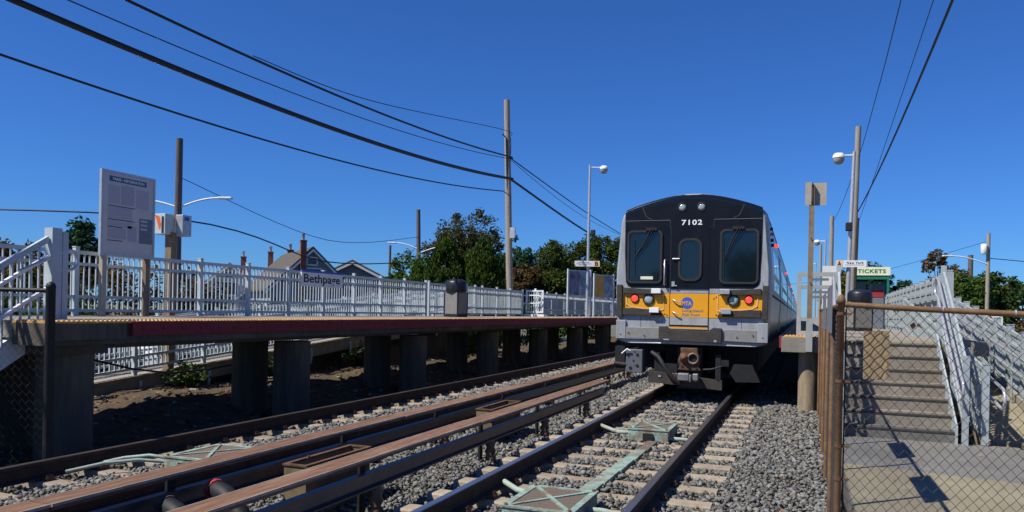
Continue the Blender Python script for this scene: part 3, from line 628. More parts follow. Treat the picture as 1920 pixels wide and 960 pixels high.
# ---------------------------------------------------------------- fences
_bal = {}
def baluster(h, w=.020, mat=m_fence):
    k = (round(h, 3), w, mat.name)
    if k not in _bal: _bal[k] = MB().box(-w / 2, w / 2, -w / 2, w / 2, 0, h).mesh('baluster', [mat])
    return _bal[k]
def fence(label, p0, p1, h=1.07, ps=1.42, bs=.115, singly=True, post_over=.06, lift=.06, cat='fence', group=None, mat=m_fence, postw=.076, extra_rails=True, kick=True):
    """Baluster fence from p0 to p1 (base points, may slope)."""
    p0 = Vector(p0); p1 = Vector(p1); t = thing('baluster_fence', label, cat, p0, group)
    L_ = Vector((p1.x - p0.x, p1.y - p0.y, 0)).length; at_ = lambda s: p0 + (p1 - p0) * (s / L_)
    ang = math.atan2(p1.y - p0.y, p1.x - p0.x)
    up = Vector((0, 0, 1))
    rails = [h - .02, h - .21, lift + .26, lift + .03] if extra_rails else [h - .02, lift + .03]
    for i, z in enumerate(rails):
        part('fence_rail', MB().bar(p0 + up * z, p1 + up * z, .045, .05 if i else .06), mat, t)
    n = max(1, round(L_ / ps)); pm = MB().box(-postw / 2, postw / 2, -postw / 2, postw / 2, 0, h + post_over).box(-postw / 2 - .006, postw / 2 + .006, -postw / 2 - .006, postw / 2 + .006, h + post_over + .001, h + post_over + .016).mesh('post', [mat])
    for i in range(n + 1): inst('post', pm, at_(L_ * i / n), t, (0, 0, ang))
    hb = h - lift - .05; nb = int(L_ / bs); joined = MB(); bm = baluster(hb, mat=mat)
    for i in range(nb):
        s = (i + .5) * L_ / nb
        if min(abs(s - L_ * j / n) for j in range(n + 1)) < .05: continue
        q = at_(s) + up * (lift + .02)
        if singly: inst('baluster', bm, q, t, (random.gauss(0, .005), random.gauss(0, .005), ang + random.gauss(0, .03)))
        else: joined.box(q.x - .012, q.x + .012, q.y - .012, q.y + .012, q.z, q.z + hb)
    if not singly: part('balusters', joined, mat, t, kind='stuff')
    return t
def handrail(t, pts, r=.021, n=8, mat=None): part('handrail', MB().tube(pts, r, n), mat or m_galv, t)
def loop_end(a, b, out, n=7):
    """Half circle joining pipe ends a (top) and b (bottom), bulging along out."""
    a = Vector(a); b = Vector(b); c = (a + b) / 2; r_ = (a - b).length / 2; u = (a - b).normalized(); o = Vector(out).normalized()
    return [c + u * r_ * math.cos(math.pi * i / n) + o * r_ * math.sin(math.pi * i / n) for i in range(n + 1)]

# ---------------------------------------------------------------- left platform (B)
ZL = 1.345; XE = -8.08; XB = -11.35
pl = thing('station_platform', 'long raised concrete platform in the shade with a maroon edge and round piers', 'platform', (-9.7, 6.5, -.4))
part('deck', MB().box(XB, -8.74, 6.5, 90, 1.14, ZL), m_conc, pl)
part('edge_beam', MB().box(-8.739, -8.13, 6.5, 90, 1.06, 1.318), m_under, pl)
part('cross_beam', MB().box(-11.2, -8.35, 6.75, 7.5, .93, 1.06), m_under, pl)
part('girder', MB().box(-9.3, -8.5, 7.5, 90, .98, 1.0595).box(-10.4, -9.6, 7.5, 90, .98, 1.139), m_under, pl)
tm = MB().box(-.325, .325, -.30, .30, -.02, .006)
for i in range(9):
    for j in range(9):
        x, y, r_ = -.28 + i * .07, -.27 + j * .0675, .021
        tm.add([(x - r_, y - r_, .006), (x + r_, y - r_, .006), (x + r_, y + r_, .006), (x - r_, y + r_, .006), (x - r_ * .6, y - r_ * .6, .018), (x + r_ * .6, y - r_ * .6, .018), (x + r_ * .6, y + r_ * .6, .018), (x - r_ * .6, y + r_ * .6, .018)],
               [(4, 5, 6, 7), (0, 1, 5, 4), (1, 2, 6, 5), (2, 3, 7, 6), (3, 0, 4, 7)])
tile_me = tm.mesh('tactile_tile', [m_tact])
for i in range(66): inst('tactile_tile', tile_me, (-8.408, 6.8 + .61 * i, 1.34), pl)
fb = MB().box(-.03, .03, -1.215, 1.215, -.17, .01)
for k in range(7):
    for dz in (-.08,): fb.lathe([(.018, .03), (.014, .036)], (0, -1.05 + .35 * k, dz), 8, 1, axis='x')
fb_me = fb.mesh('fascia_board', [m_fascia, m_black])
for i in range(18): inst('fascia_board', fb_me, (XE - .02, 9.0 - .15 + i * 2.44, 1.325), pl)
part('bare_edge', MB().box(-8.1295, -8.09, 6.5, 7.55, 1.12, 1.318), m_piershade, pl)
pier_me = MB().lathe([(.33, 0), (.33, .35), (.325, 1.5)], (0, 0, 0), 22).mesh('pier', [m_piershade])
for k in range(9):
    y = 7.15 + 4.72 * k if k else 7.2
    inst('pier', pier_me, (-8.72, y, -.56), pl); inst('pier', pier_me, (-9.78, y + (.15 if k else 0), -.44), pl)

fence('near run of pale fence behind the notice board and station sign on the platform', (-11.2, 8.0, ZL), (-11.2, 22.1, ZL))
fence('middle run of pale platform fence right of the dark-lidded litter bin', (-11.2, 22.3, ZL), (-11.2, 31.2, ZL))
fence('far run of pale baluster fence, closed by grey panels, beside the lamp post', (-11.2, 33.2, ZL), (-11.2, 52, ZL), singly=False)
tq = thing('screen_panels', 'grey translucent screen panels behind the far run of platform fence', 'screen', (-11.3, 40, ZL))
for i in range(9): part('screen_panel', MB().box(-11.29, -11.275, 33.3 + 2.05 * i, 35.2 + 2.05 * i, ZL + .25, ZL + .95), M('screen panel', (.33, .38, .40), .5), tq)

# ramp behind the platform, rising away from the camera
def zrl(y): return .03 + .075 * (y - 11)
rp = thing('access_ramp', 'concrete access ramp with kerb rising behind the shaded platform', 'ramp', (-12.8, 11, -.6))
part('ramp_slab', MB().prism([(3, zrl(3) - .24), (28.5, zrl(28.5) - .24), (28.5, zrl(28.5)), (3, zrl(3))], FX, -13.6, -12.05), m_conc, rp)
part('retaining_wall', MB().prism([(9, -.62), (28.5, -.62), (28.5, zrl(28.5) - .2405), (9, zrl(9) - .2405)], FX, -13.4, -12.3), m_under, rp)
part('kerb', MB().prism([(3, zrl(3)), (28.5, zrl(28.5)), (28.5, zrl(28.5) + .09), (3, zrl(3) + .09)], FX, -12.16, -12.045), m_pier, rp)
fence('pale fence on the near side of the ramp behind the platform', (-12.2, 6, zrl(6) + .09), (-12.2, 28.4, zrl(28.4) + .09), singly=False, lift=.1, ps=1.9)
fence('pale fence on the far side of the ramp behind the platform', (-13.5, 6, zrl(6)), (-13.5, 28.4, zrl(28.4)), singly=False, lift=.1, ps=1.9)
for k in range(12):
    y = 6 + 22.4 * k / 12; part('post_foot', MB().tube([(-12.035, y, zrl(y) - .02), (-12.0, y - .02, zrl(y) - .18), (-12.03, y - .03, zrl(y) - .42)], .03, 6), m_fence, rp)
solo('slack_cable', MB().tube([(-11.0, 9.6, .62), (-11.0, 10.4, .42), (-11.0, 11.3, .28), (-10.9, 12.2, .3), (-10.6, 12.9, .42)], .018, 6), m_cable, 'slack black cable drooping under the platform behind the first piers', 'cable')

# stairs at the left end of the platform
st = thing('platform_stairs', 'concrete stairs with pale railing descending toward the camera at the platform end', 'stairs', (-9.8, 5, -.5))
for i in range(10):
    zt = ZL - .175 * (i + 1); y1 = 6.5 - .28 * i
    part('step', MB().box(-10.9, -8.95, y1 - .30, y1, zt - .18, zt), m_conc, st)
part('stringer', MB().prism([(6.9, 1.33), (6.9, 1.02), (3.6, -.95), (3.6, -.62)], FX, -8.93, -8.84), m_white, st)
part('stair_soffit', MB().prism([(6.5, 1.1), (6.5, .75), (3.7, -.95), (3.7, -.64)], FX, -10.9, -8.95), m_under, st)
part('end_post', MB().box(-8.90, -8.76, 7.02, 7.16, ZL, 2.50).box(-8.90, -8.76, 7.17, 7.25, ZL, 2.46), m_fence, st)
def sl(y): return 2.36 + .62 * (y - 7.02)
for off, w_ in ((0, .07), (-.22, .04), (-.62, .04)):
    part('sloping_rail', MB().bar((-8.83, 7.02, sl(7.02) + off), (-8.83, 3.4, sl(3.4) + off), .05, w_), m_white if off else m_fence, st)
    part('sloping_rail', MB().bar((-10.8, 7.02, sl(7.02) + off), (-10.8, 3.4, sl(3.4) + off), .05, w_), m_white, st)
for i in range(26):
    y = 6.9 - .115 * i
    for x in (-8.83, -10.8): inst('baluster', baluster(.93), (x, y, sl(y) - .98), st)
part('handrail_loop', MB().tube([(-8.78, 6.6, 1.93), (-8.78, 7.2, 2.21)] + loop_end((-8.78, 7.28, 2.235), (-8.78, 7.28, 1.985), (0, 1, 0), 9) + [(-8.78, 7.1, 1.98)], .022, 8), m_chrome, st)

# dark chain-link fence at far left
def chain(x0, x1, h0, h1, org, dirv, mat, w=.082, r=.0017, jit=.002):
    mb = MB(); dv = Vector(dirv).normalized(); nrm = Vector((-dv.y, dv.x, 0)); o = Vector(org)
    hw = w / 2; n = int((x1 - x0) / hw); m = int((h1 - h0) / (w * .56))
    for i in range(n):
        base = x0 + i * hw; ph = i % 2; jx = random.uniform(-jit, jit)
        pts = []
        for j in range(m + 1):
            k = (j + ph) % 2
            s = base + (hw if k else 0) * 1.0 + jx + random.uniform(-jit, jit)
            pts.append(o + dv * s + nrm * (.0025 if (j % 2) else -.0025) + Vector((0, 0, h0 + (h1 - h0) * j / m)))
        mb.tube(pts, r, 3, caps=False)
    return mb
lf = thing('chain_link_fence', 'dark chain-link fence with a black post at the far left edge', 'fence', (-7.85, 6.2, -.4))
part('post', MB().lathe([(.05, 0), (.05, 2.15), (.055, 2.16), (.04, 2.2), (.01, 2.22)], (-7.82, 6.26, -.42), 14), m_black, lf)
part('top_rail', MB().tube([(-7.82, 6.26, 1.70), (-11, 5.05, 1.70)], .024, 8), m_black, lf)
part('wire_mesh', chain(0, 3.2, -.4, 1.69, (-7.83, 6.26, 0), (-.935, -.355, 0), m_wired, r=.002), m_wired, lf)

# ---------------------------------------------------------------- things on the left platform
nb = thing('notice_board', 'tall grey notice board with fares timetable on two posts, left of the platform', 'notice board', (-10.9, 10.2, ZL))
part('post', MB().box(-10.96, -10.88, 9.64, 9.73, ZL, 2.359), m_signback, nb); part('post', MB().box(-10.96, -10.88, 10.55, 10.64, ZL, 2.359), m_postb, nb)
part('frame', (lambda mb: ring(mb, rect(9.60, 10.74, 2.36, 3.80), rect(9.64, 10.70, 2.40, 3.76), FX, -10.935, -10.885))(MB()), m_galv, nb)
fc = part('face', MB().box(-10.93, -10.895, 9.641, 10.699, 2.401, 3.759), m_board, nb)
part('heading_bar', MB().box(-10.8948, -10.893, 9.76, 10.54, 3.62, 3.71), m_navy, fc)
text(fc, 'FARES / INFORMATION', (-10.892, 10.16, 3.665), .66, .05, m_txtw, '+x', bold=.01)
for y0, y1, z0, z1 in ((9.74, 9.98, 3.25, 3.56), (10.0, 10.28, 3.25, 3.58), (10.32, 10.6, 3.22, 3.55), (9.74, 10.24, 2.98, 3.2), (9.74, 10.24, 2.86, 2.96), (9.74, 10.12, 2.66, 2.84), (10.15, 10.34, 2.64, 2.9)):
    part('printed_block', MB().box(-10.8948, -10.894, y0, y1, z0, z1), m_print, fc)
for y0, y1, z in ((9.74, 10.3, 3.205), (9.74, 10.3, 2.975), (9.74, 10.05, 2.85), (9.74, 10.05, 2.62)):
    part('rule_line', MB().box(-10.8948, -10.8925, y0, y1, z, z + .012), m_txtk, fc)
part('dark_panel', MB().box(-10.8948, -10.893, 10.40, 10.685, 2.62, 3.06), m_greyp, fc)
for z in (3.0, 2.93, 2.86): part('panel_line', MB().box(-10.8925, -10.892, 10.43, 10.58 - random.uniform(0, .05), z, z + .03), m_board, fc)

bs = thing('station_sign', 'white station name sign reading Bethpage with a blue top band, on the fence', 'sign', (-11.1, 16.2, 2.0))
part('panel', MB().box(-11.14, -11.10, 15.42, 17.17, 2.06, 2.40), m_signw, bs)
part('blue_band', MB().box(-11.145, -11.095, 15.42, 17.17, 2.4005, 2.45), m_blue, bs)
text(bs, 'Bethpage', (-11.098, 16.27, 2.225), 1.54, .27, m_txtk, '+x', bold=.018)

def bin_(x, y, z, rot, label, mod=1):
    t = thing('litter_bin', label, 'bin', (x, y, z), 'black-lidded litter bins on the platforms'); t.rotation_euler = (0, 0, rot); t.scale = (.86, .86, 1)
    WL[t.name] = Vector((0, 0, 0))
    part('base', MB().box(-.31, .31, -.31, .31, 0, .10), m_binlid, t, bev=.02)
    for (a, b, c, d) in ((-.27, .27, -.30, -.285), (-.27, .27, .285, .30), (-.30, -.285, -.27, .27), (.285, .30, -.27, .27)):
        part('panel', MB().box(a, b, c, d, .1005, .75), m_binb, t)
    for sx in (-1, 1):
        for sy in (-1, 1): part('corner_post', MB().box(sx * .27, sx * .312, sy * .27, sy * .312, .1005, .76), m_binlid, t)
    part('liner', MB().box(-.28, .28, -.28, .28, .11, .74), m_black, t)
    part('lid', MB().lathe([(.37, .755), (.385, .80), (.385, 1.06), (.34, 1.12), (.22, 1.17), (.04, 1.18)], (0, 0, 0), 12), m_binlid, t)
    part('opening', MB().box(-.12, .12, -.375, -.34, .86, .98), m_black, t)
    return t
bin_(-10.05, 21.9, ZL, R(-12), 'dark-lidded litter bin standing on the shaded platform against the fence')

# gap gate beside the wooden pole, bright white
gt = thing('fence_gate', 'bright white barred gate with a looped rail, in front of the wooden utility pole', 'gate', (-10.75, 31.5, ZL))
part('gate_frame', (lambda mb: ring(mb, rect(-11.15, -10.35, ZL + .16, ZL + 1.13), rect(-11.09, -10.41, ZL + .22, ZL + 1.07), FY, 31.5, 31.56))(MB()), m_white, gt)
for i in range(6): part('bar', MB().box(-11.02 + .11 * i, -10.995 + .11 * i, 31.52, 31.54, ZL + .2205, ZL + 1.0695), m_white, gt)
part('post', MB().box(-10.79, -10.71, 31.57, 31.64, ZL + .1005, ZL + 1.2), m_white, gt)
part('handrail', MB().tube([(-11.3, 31.42, ZL + .9), (-10.6, 31.42, ZL + .9)] + loop_end((-10.56, 31.42, ZL + .9), (-10.56, 31.42, ZL + .56), (1, 0, 0)) + [(-11.3, 31.42, ZL + .56)], .026, 8), m_white, gt)
part('foot_plate', MB().box(-11.2, -10.3, 31.45, 31.7, ZL, ZL + .10), m_white, gt)

def lamp_post(x, y, z, h, arm, label, speaker=True, tilt=0):
    t = thing('lamp_post', label, 'lamp post', (x, y, z), 'globe lamp posts along the platforms')
    part('pole', MB().tube([(x, y, z), (x + tilt / 2, y, z + h / 2), (x + tilt, y, z + h)], [.075, .065, .052], 12), m_galv, t); part('base_plate', MB().box(x - .16, x + .16, y - .16, y + .16, z + .001, z + .03), m_galv, t); x0_ = x; x = x + tilt
    ax = Vector((arm[0], arm[1], 0)); e = Vector((x, y, z + h - .12)) + ax
    part('arm', MB().tube([(x, y, z + h - .12), e], .03, 8), m_white, t)
    hd = part('lamp_head', MB().lathe([(.04, .09), (.13, .075), (.185, .0), (.19, -.07)], e, 16), m_white, t)
    part('globe', MB().lathe([(.18, -.0705), (.17, -.17), (.12, -.26), (.02, -.29)], e, 16), M('lamp globe', (.30, .30, .26), .25, var=.15), hd)
    if speaker: part('loudspeaker', MB().box(x - .22, x - .02, y - .22, y - .06, z + h * .55, z + h * .55 + .28), m_black, t, bev=.03)
    return t
lb = lamp_post(-9.35, 35.0, ZL, 7.1, (.62, .2), 'globe lamp post carrying the platform B sign on the shaded platform', False)
part('loudspeaker', MB().box(-9.2, -9.0, 34.75, 34.95, 5.15, 5.4), m_black, lb, bev=.03)
sb = thing('track_sign', 'white hanging sign with a peach square lettered B on the lamp post', 'sign', (-9.3, 34.8, 3.7), 'track direction signs')
RB = Euler((R(90), 0, R(12)))
part('panel', MB().prism([(-.58, -.13), (.58, -.13), (.58, .13), (-.58, .13)], lambda a, b, q: (-9.35 + a * .98 + q * .2, 34.85 + a * .2 - q * .98, 3.83 + b), -.02, .02), m_signw, sb)
part('letter_square', MB().prism([(.30, -.129), (.579, -.129), (.579, .129), (.30, .129)], lambda a, b, q: (-9.35 + a * .98 + q * .2, 34.85 + a * .2 - q * .98, 3.83 + b), .0205, .026), m_signo, sb)
text(sb, 'B', (-9.35 + .44 * .98 + .03 * .2, 34.85 + .44 * .2 - .03 * .98, 3.83), .15, .2, m_txtk, Euler((R(90), 0, R(11.5))), bold=.03)
for dz, a0, a1 in ((.06, -.45, .1), (-.01, -.5, .2), (-.06, -.4, .0)):
    part('small_print', MB().prism([(a0, dz - .012), (a1, dz - .012), (a1, dz + .012), (a0, dz + .012)], lambda a, b, q: (-9.35 + a * .98 + q * .2, 34.85 + a * .2 - q * .98, 3.83 + b), .0205, .0225), m_greyp, sb)

def poster(c, w_, z0, z1, ang, mats, label):
    t = thing('poster_case', label, 'poster case', (c[0], c[1], ZL)); ca, sa = math.cos(ang), math.sin(ang)
    f = lambda a, b, q: (c[0] + a * ca + q * sa, c[1] + a * sa - q * ca, b)
    for a in (-w_ / 2 - .05, w_ / 2 + .0): part('post', MB().prism(rect(a, a + .07, ZL, z1 + .05), f, -.05, .05), m_fence, t)
    part('backing', MB().prism(rect(-w_ / 2, w_ / 2, z0, z1), f, -.04, .02), m_galv, t)
    n = len(mats)
    for i, m in enumerate(mats):
        part('poster', MB().prism(rect(-w_ / 2 + .03 + i * (w_ - .06) / n, -w_ / 2 + .03 + (i + 1) * (w_ - .06) / n - .01, z0 + .05, z1 - .05), f, .0205, .026), m, t)
poster((-10.2, 36.6), 1.25, 2.35, 3.62, R(48), [m_poster1, m_poster3], 'poster case with dark red and blue posters left of the lamp post')
poster((-9.95, 40.6), 1.2, 2.35, 3.6, R(48), [m_poster2, m_poster3], 'poster case with an ochre poster right of the lamp post')
solo('equipment_cabinet', MB().box(-9.9, -9.3, 44.5, 45.2, ZL, 3.9).box(-9.95, -9.25, 44.45, 45.25, 3.901, 3.98), m_white, 'pale cabinet on the shaded platform close to the train', 'cabinet', bev=.02)

cb = thing('control_cabinet', 'pair of grey control cabinets with an orange sticker on a post behind the fence', 'cabinet', (-12.2, 12.5, .2))
part('post', MB().box(-12.34, -12.18, 12.45, 12.6, .15, 3.05), m_postb, cb)
part('cabinet', MB().box(-12.5, -12.2, 12.3, 12.55, 3.0, 3.42), m_fence, cb, bev=.01); part('cabinet', MB().box(-12.17, -11.98, 12.55, 12.8, 2.98, 3.42), m_galv, cb, bev=.01)
part('sticker', MB().prism([(-12.47, 3.4), (-12.35, 3.36), (-12.3, 3.2), (-12.34, 3.08)], FY, 12.298, 12.2965), m_orange, cb)
part('sticker_dark', MB().box(-12.29, -12.23, 12.296, 12.298, 3.02, 3.36), m_black, cb)
part('label_plate', MB().box(-11.979, -11.976, 12.6, 12.72, 3.30, 3.38), m_blue, cb)

# ---------------------------------------------------------------- utility poles
def pole(x, y, z0, z1, r0, r1, mat, label, lean=(0, 0), name='utility_pole', cat='utility pole', group=None):
    t = thing(name, label, cat, (x, y, z0), group)
    part('shaft', MB().tube([(x + lean[0] * k / 6, y + lean[1] * k / 6, z0 + (z1 - z0) * k / 6) for k in range(7)], [r0 + (r1 - r0) * k / 6 for k in range(7)], 12), mat, t)
    return t
def street_arm(t, x, y, z, d, L_, rise):
    d = Vector((d[0], d[1], 0)).normalized()
    pts = [Vector((x, y, z)) + d * (L_ * k / 5) + Vector((0, 0, rise * math.sin(k / 5 * math.pi / 2))) for k in range(6)]
    part('lamp_arm', MB().tube(pts, .035, 6), m_white, t); e = pts[-1]
    part('lamp_head', MB().bar(e, e + d * .55, .2, .09), m_white, t, bev=.03)
mp_ = pole(-11.57, 30.9, -.4, 10.55, .155, .125, m_wood, 'tall pale wooden utility pole carrying the thick cables behind the platform', (-.36, -.15))
part('meter_box', MB().box(-11.62, -11.4, 30.62, 30.74, 4.65, 5.1), m_galv, mp_)
part('riser_conduit', MB().tube([(-11.73, 30.78, 0), (-11.76, 30.75, 4.65), (-11.8, 30.7, 6.6), (-11.86, 30.6, 8.9), (-12.0, 30.5, 9.05)], .03, 6), m_cable, mp_)
part('cable_strap', MB().lathe([(.15, 0), (.15, .08)], (-11.74, 30.85, 7.15), 12).lathe([(.145, 0), (.145, .06)], (-11.78, 30.84, 8.05), 12), m_black, mp_)
pL = pole(-22.72, 23.55, -.6, 7.98, .16, .13, m_woodd, 'dark wooden pole with two street lamp arms at left, behind the notice board')
street_arm(pL, -22.7, 23.55, 5.3, (.95, .32), 1.55, .4); street_arm(pL, -22.7, 23.55, 5.3, (-.95, -.32), 1.55, .3)
p7 = pole(-23.1, 44.75, -.6, 7.98, .16, .13, m_woodd, 'dark leaning wooden pole with two street lamp arms beside the trees', (-.25, 0))
street_arm(p7, -23.2, 44.7, 5.4, (-.95, -.32), 1.5, .4); street_arm(p7, -23.1, 44.75, 5.2, (.95, .32), 1.5, .4)
pole(-34.95, 61.66, -.6, 7.24, .14, .11, m_woodd, 'thin far pole left of the green bushes')
pole(-36.2, 56.0, -.6, 5.2, .10, .08, m_woodd, 'short far pole beyond the house')

# ---------------------------------------------------------------- overhead cables (left)
def wire(name, pts, r, label, n=6, group=None, mat=m_cable, fit=0):
    P = [Vector(p) for p in pts]; out = []
    for i in range(len(P) - 1):                       # Catmull-Rom through the given points
        a, b, c, d = P[max(0, i - 1)], P[i], P[i + 1], P[min(len(P) - 1, i + 2)]
        for k in range(8):
            t = k / 8; out.append(.5 * ((2 * b) + (c - a) * t + (2 * a - 5 * b + 4 * c - d) * t * t + (3 * b - a - 3 * c + d) * t ** 3))
    out.append(P[-1])
    if fit:
        Y_ = np.array([p.y for p in P[:fit]]); Z_ = np.array([p.z for p in P[:fit]]); wt = np.ones(fit); wt[-1] = 6; wt[0] = .3
        co = np.polyfit(Y_, Z_, 2, w=wt); ys = np.linspace(Y_[0], Y_[-1], 60)
        out = [Vector((P[0].x, y, float(np.polyval(co, y)))) for y in ys] + P[fit:]
    return solo(name, MB().tube(out, r, n), mat, label, 'cable', group or 'overhead cables')
XW = -11.68
wire('overhead_cable', [(XW, -16, 9.2), (XW, -4, 7.1), (XW, 8.4, 6.22), (XW, 14.64, 6.26), (XW, 19.4, 6.48), (XW, 30.85, 7.2)], .06, 'thickest black overhead cable sagging to the pale wooden pole', fit=6)
wire('overhead_cable', [(XW, -16, 9.6), (XW, -2, 7.6), (XW, 10.7, 7.08), (XW, 14.24, 7.2), (XW, 19.33, 7.32), (XW, 30.85, 8.12)], .032, 'upper black overhead cable meeting the pale wooden pole above the thickest one', fit=6)
wire('overhead_cable', [(XW, -16, 9.0), (XW, -2, 7.1), (XW, 9.82, 6.68), (XW, 13.73, 6.68), (XW, 19.35, 6.98), (XW, 30.85, 8.04)], .013, 'thin overhead cable running just under the upper black one', fit=6)
wire('overhead_cable', [(XW, -16, 7.8), (XW, -2, 5.9), (XW, 8.34, 5.38), (XW, 12.2, 5.36), (XW, 19.41, 5.6), (XW, 29.9, 6.53), (XW, 30.75, 6.45), (XW, 30.8, 5.1)], .022, 'lowest overhead cable crossing the sky to the pale wooden pole', fit=6)
wire('overhead_cable', [(XW, 14.24, 7.2), (XW, 19.33, 7.52), (XW, 29.77, 9.05), (XW, 30.6, 8.9), (XW, 30.7, 8.2)], .012, 'thin cable leaving the upper cable for the top of the pale wooden pole')
wire('overhead_cable', [(-11.75, 30.9, 7.2), (-11.8, 45, 6.2), (-11.9, 62, 5.9)], .055, 'thick cable bundle descending from the pale wooden pole toward the train roof')
wire('overhead_cable', [(-11.78, 30.9, 8.1), (-11.8, 45, 7.3), (-11.9, 66, 6.7)], .028, 'upper cable descending from the pale wooden pole toward the train roof')
wire('overhead_cable', [(-11.75, 30.9, 8.0), (-11.7, 43, 7.0), (-11.8, 66, 6.9)], .012, 'thin cable descending from the pale wooden pole beside the upper one')
wire('street_wire', [(-48, 10, 6.6), (-36, 17, 5.1), (-22.7, 23.5, 4.85), (-23.0, 34, 3.9), (-23.2, 44.7, 4.6)], .03, 'street wire crossing behind the notice board to the leaning pole', group='street wires')
wire('street_wire', [(-22.7, 23.5, 6.5), (-22.9, 34, 5.0), (-23.25, 44.7, 6.2)], .015, 'thin street wire swooping between the two dark poles', group='street wires')
wire('street_wire', [(-23.2, 44.7, 6.0), (-29, 53, 4.9), (-35, 61.6, 6.2)], .018, 'street wire running off from the leaning pole to the thin far pole', group='street wires')

# ---------------------------------------------------------------- right platform (A), stairs, ramp, pavement
ZR = 1.21
solo('pavement', MB().box(.46, 9, -8, 11.79, -.62, -.07), m_walkg, kind='structure', keep=True)
# tan exposed-aggregate strip nearest the fence, and tan apron at the foot of the ramp, as sheets on the pavement
mb = MB().prism([(.47, -7), (6, -7), (6, 8.3), (.47, 9.55)], FZ, -.0699, -.064); solo('tan_walk', mb, m_walkt, kind='structure', keep=True)
solo('street', MB().box(9.01, 60, -40, 400, -.62, -.45), m_asph, kind='structure', keep=True)
solo('parking_lot', MB().box(-60, -15.5, -5, 36, -.62, -.5), m_asph, kind='structure', keep=True)
solo('verge', MB().box(2.0, 9.0, 11.8, 110, -.62, -.30), m_ground, kind='structure', keep=True)
rp = thing('station_platform', 'right-hand platform with an orange tactile edge beside the train', 'platform', (1, 15.1, -.4))
part('deck', MB().box(.30, 3.0, 15.1, 130, .97, ZR), m_conc, rp)
part('landing', MB().box(.50, 2.35, 13.41, 15.099, .99, ZR), m_walkt, rp)
part('edge_beam', MB().box(-.33, .2995, 15.1, 130, .93, ZR - .012), m_conc, rp)
part('edge_rubber', MB().box(-.37, -.331, 15.12, 130, 1.0, ZR), m_fascia, rp)
for i in range(40): inst('tactile_tile', tile_me, (.0, 15.42 + .61 * i, ZR + .002), rp, scale=(.9, 1, 1))
col_me = MB().lathe([(.17, 0), (.17, 1.42)], (0, 0, 0), 18).mesh('column', [m_pier])
for k in range(8): inst('column', col_me, (.14, 15.45 + 4.7 * k, -.49), rp); inst('column', col_me, (1.9, 15.9 + 4.7 * k, -.49), rp)
part('end_wall', MB().box(.50, 2.3, 13.7, 13.9, -.5, .989), m_pier, rp)

stp = thing('platform_stairs', 'broad concrete stairs with dark nosings climbing to the right-hand platform', 'stairs', (1.2, 11.8, -.07))
for i in range(7):
    z = .09 + .185 * i; y = 11.8 + .267 * i
    part('step', MB().box(.50, 1.96, y, y + .268 if i < 6 else y + .2, -.07 + .185 * i - (.1 if i else .2), z), m_step if i else m_walkg, stp)
    part('nosing', MB().box(.505, 1.955, y - .012, y - .0005, z - .035, z - .012).box(.505, 1.955, y + .03, y + .05, z + .0005, z + .004), m_stepd, stp)
part('side_plate', MB().prism([(11.72, -.07), (11.72, .16), (13.5, 1.36), (13.62, 1.36), (13.62, 1.1), (12.0, -.07)], FX, 1.962, 1.985), m_fr, stp)

def stair_rail(x, label, loop):
    t = thing('stair_railing', label, 'railing', (x, 11.7, -.07), 'stair railings')
    f = lambda y: .09 + .692 * (y - 11.8)
    for dz, w_ in ((1.0, .045), (.82, .03), (.12, .04)): part('sloping_rail', MB().bar((x, 11.7, f(11.7) + dz), (x, 13.55, f(13.55) + dz), .032, w_), m_fr, t)
    for y in (11.68, 12.6, 13.58): part('post', MB().box(x - .035, x + .035, y - .035, y + .035, max(-.07, f(y) - .18), f(y) + 1.10), m_fr, t)
    for i in range(16):
        y = 11.78 + .115 * i; inst('baluster', baluster(.85, mat=m_fr), (x, y, f(y) + .13), t)
    for dz in (.90, .62):
        part('handrail', MB().tube([(x - .075, 13.7, f(13.6) + dz), (x - .075, 13.55, f(13.55) + dz), (x - .075, 11.55, f(11.55) + dz)] + ([] if dz < .7 else []), .02, 8), m_chrome, t)
    part('handrail_loop', MB().tube(loop_end((x - .075, 11.55, f(11.55) + .90), (x - .075, 11.55, f(11.55) + .62), (0, -1, 0)), .02, 8), m_chrome, t)
    part('handrail_loop', MB().tube(loop_end((x - .075, 13.7, f(13.6) + .90), (x - .075, 13.7, f(13.6) + .62), (0, 1, 0)), .02, 8), m_chrome, t)
stair_rail(2.06, 'pale sloping stair railing with bright pipe handrails right of the broad stairs', True)
stair_rail(.56, 'pale sloping stair railing left of the broad stairs, behind the brown fence', True)

def zrr(y): return -.06 + .128 * (y - 12.2)
rr = thing('access_ramp', 'tan concrete ramp descending to the right of the broad stairs', 'ramp', (2.9, 17, -.6))
part('ramp_slab', MB().prism([(12.2, -.6), (12.2, -.06), (22.1, zrr(22.1)), (22.1, -.6)], FX, 2.36, 3.42), m_walkt, rr)
part('kerb', MB().prism([(12.2, -.059), (22.1, zrr(22.1) + .001), (22.1, zrr(22.1) + .12), (12.2, .06)], FX, 3.30, 3.42), m_conc, rr)
fence('pale fence on the outer side of the descending ramp at right', (3.36, 11.6, -.02), (3.36, 22, zrr(22) + .06), mat=m_fr, h=.98, ps=.95, bs=.105, lift=.08, postw=.10, post_over=.09)
rf = fence('pale fence between the broad stairs and the descending ramp', (2.30, 11.75, -.06), (2.36, 21, zrr(21)), mat=m_fr, h=1.0, ps=1.4, bs=.11, lift=.08)
for dz in (.78, .52):
    handrail(rf, [(2.42, 11.4, -.06 + dz), (2.42, 15, .4 + dz), (2.42, 21, zrr(21) + dz)], .02, mat=m_galv)
    handrail(rf, [(3.22, 10.9, -.06 + dz), (3.22, 12.2, -.02 + dz), (3.22, 21, zrr(21) + dz)], .02, mat=m_galv)
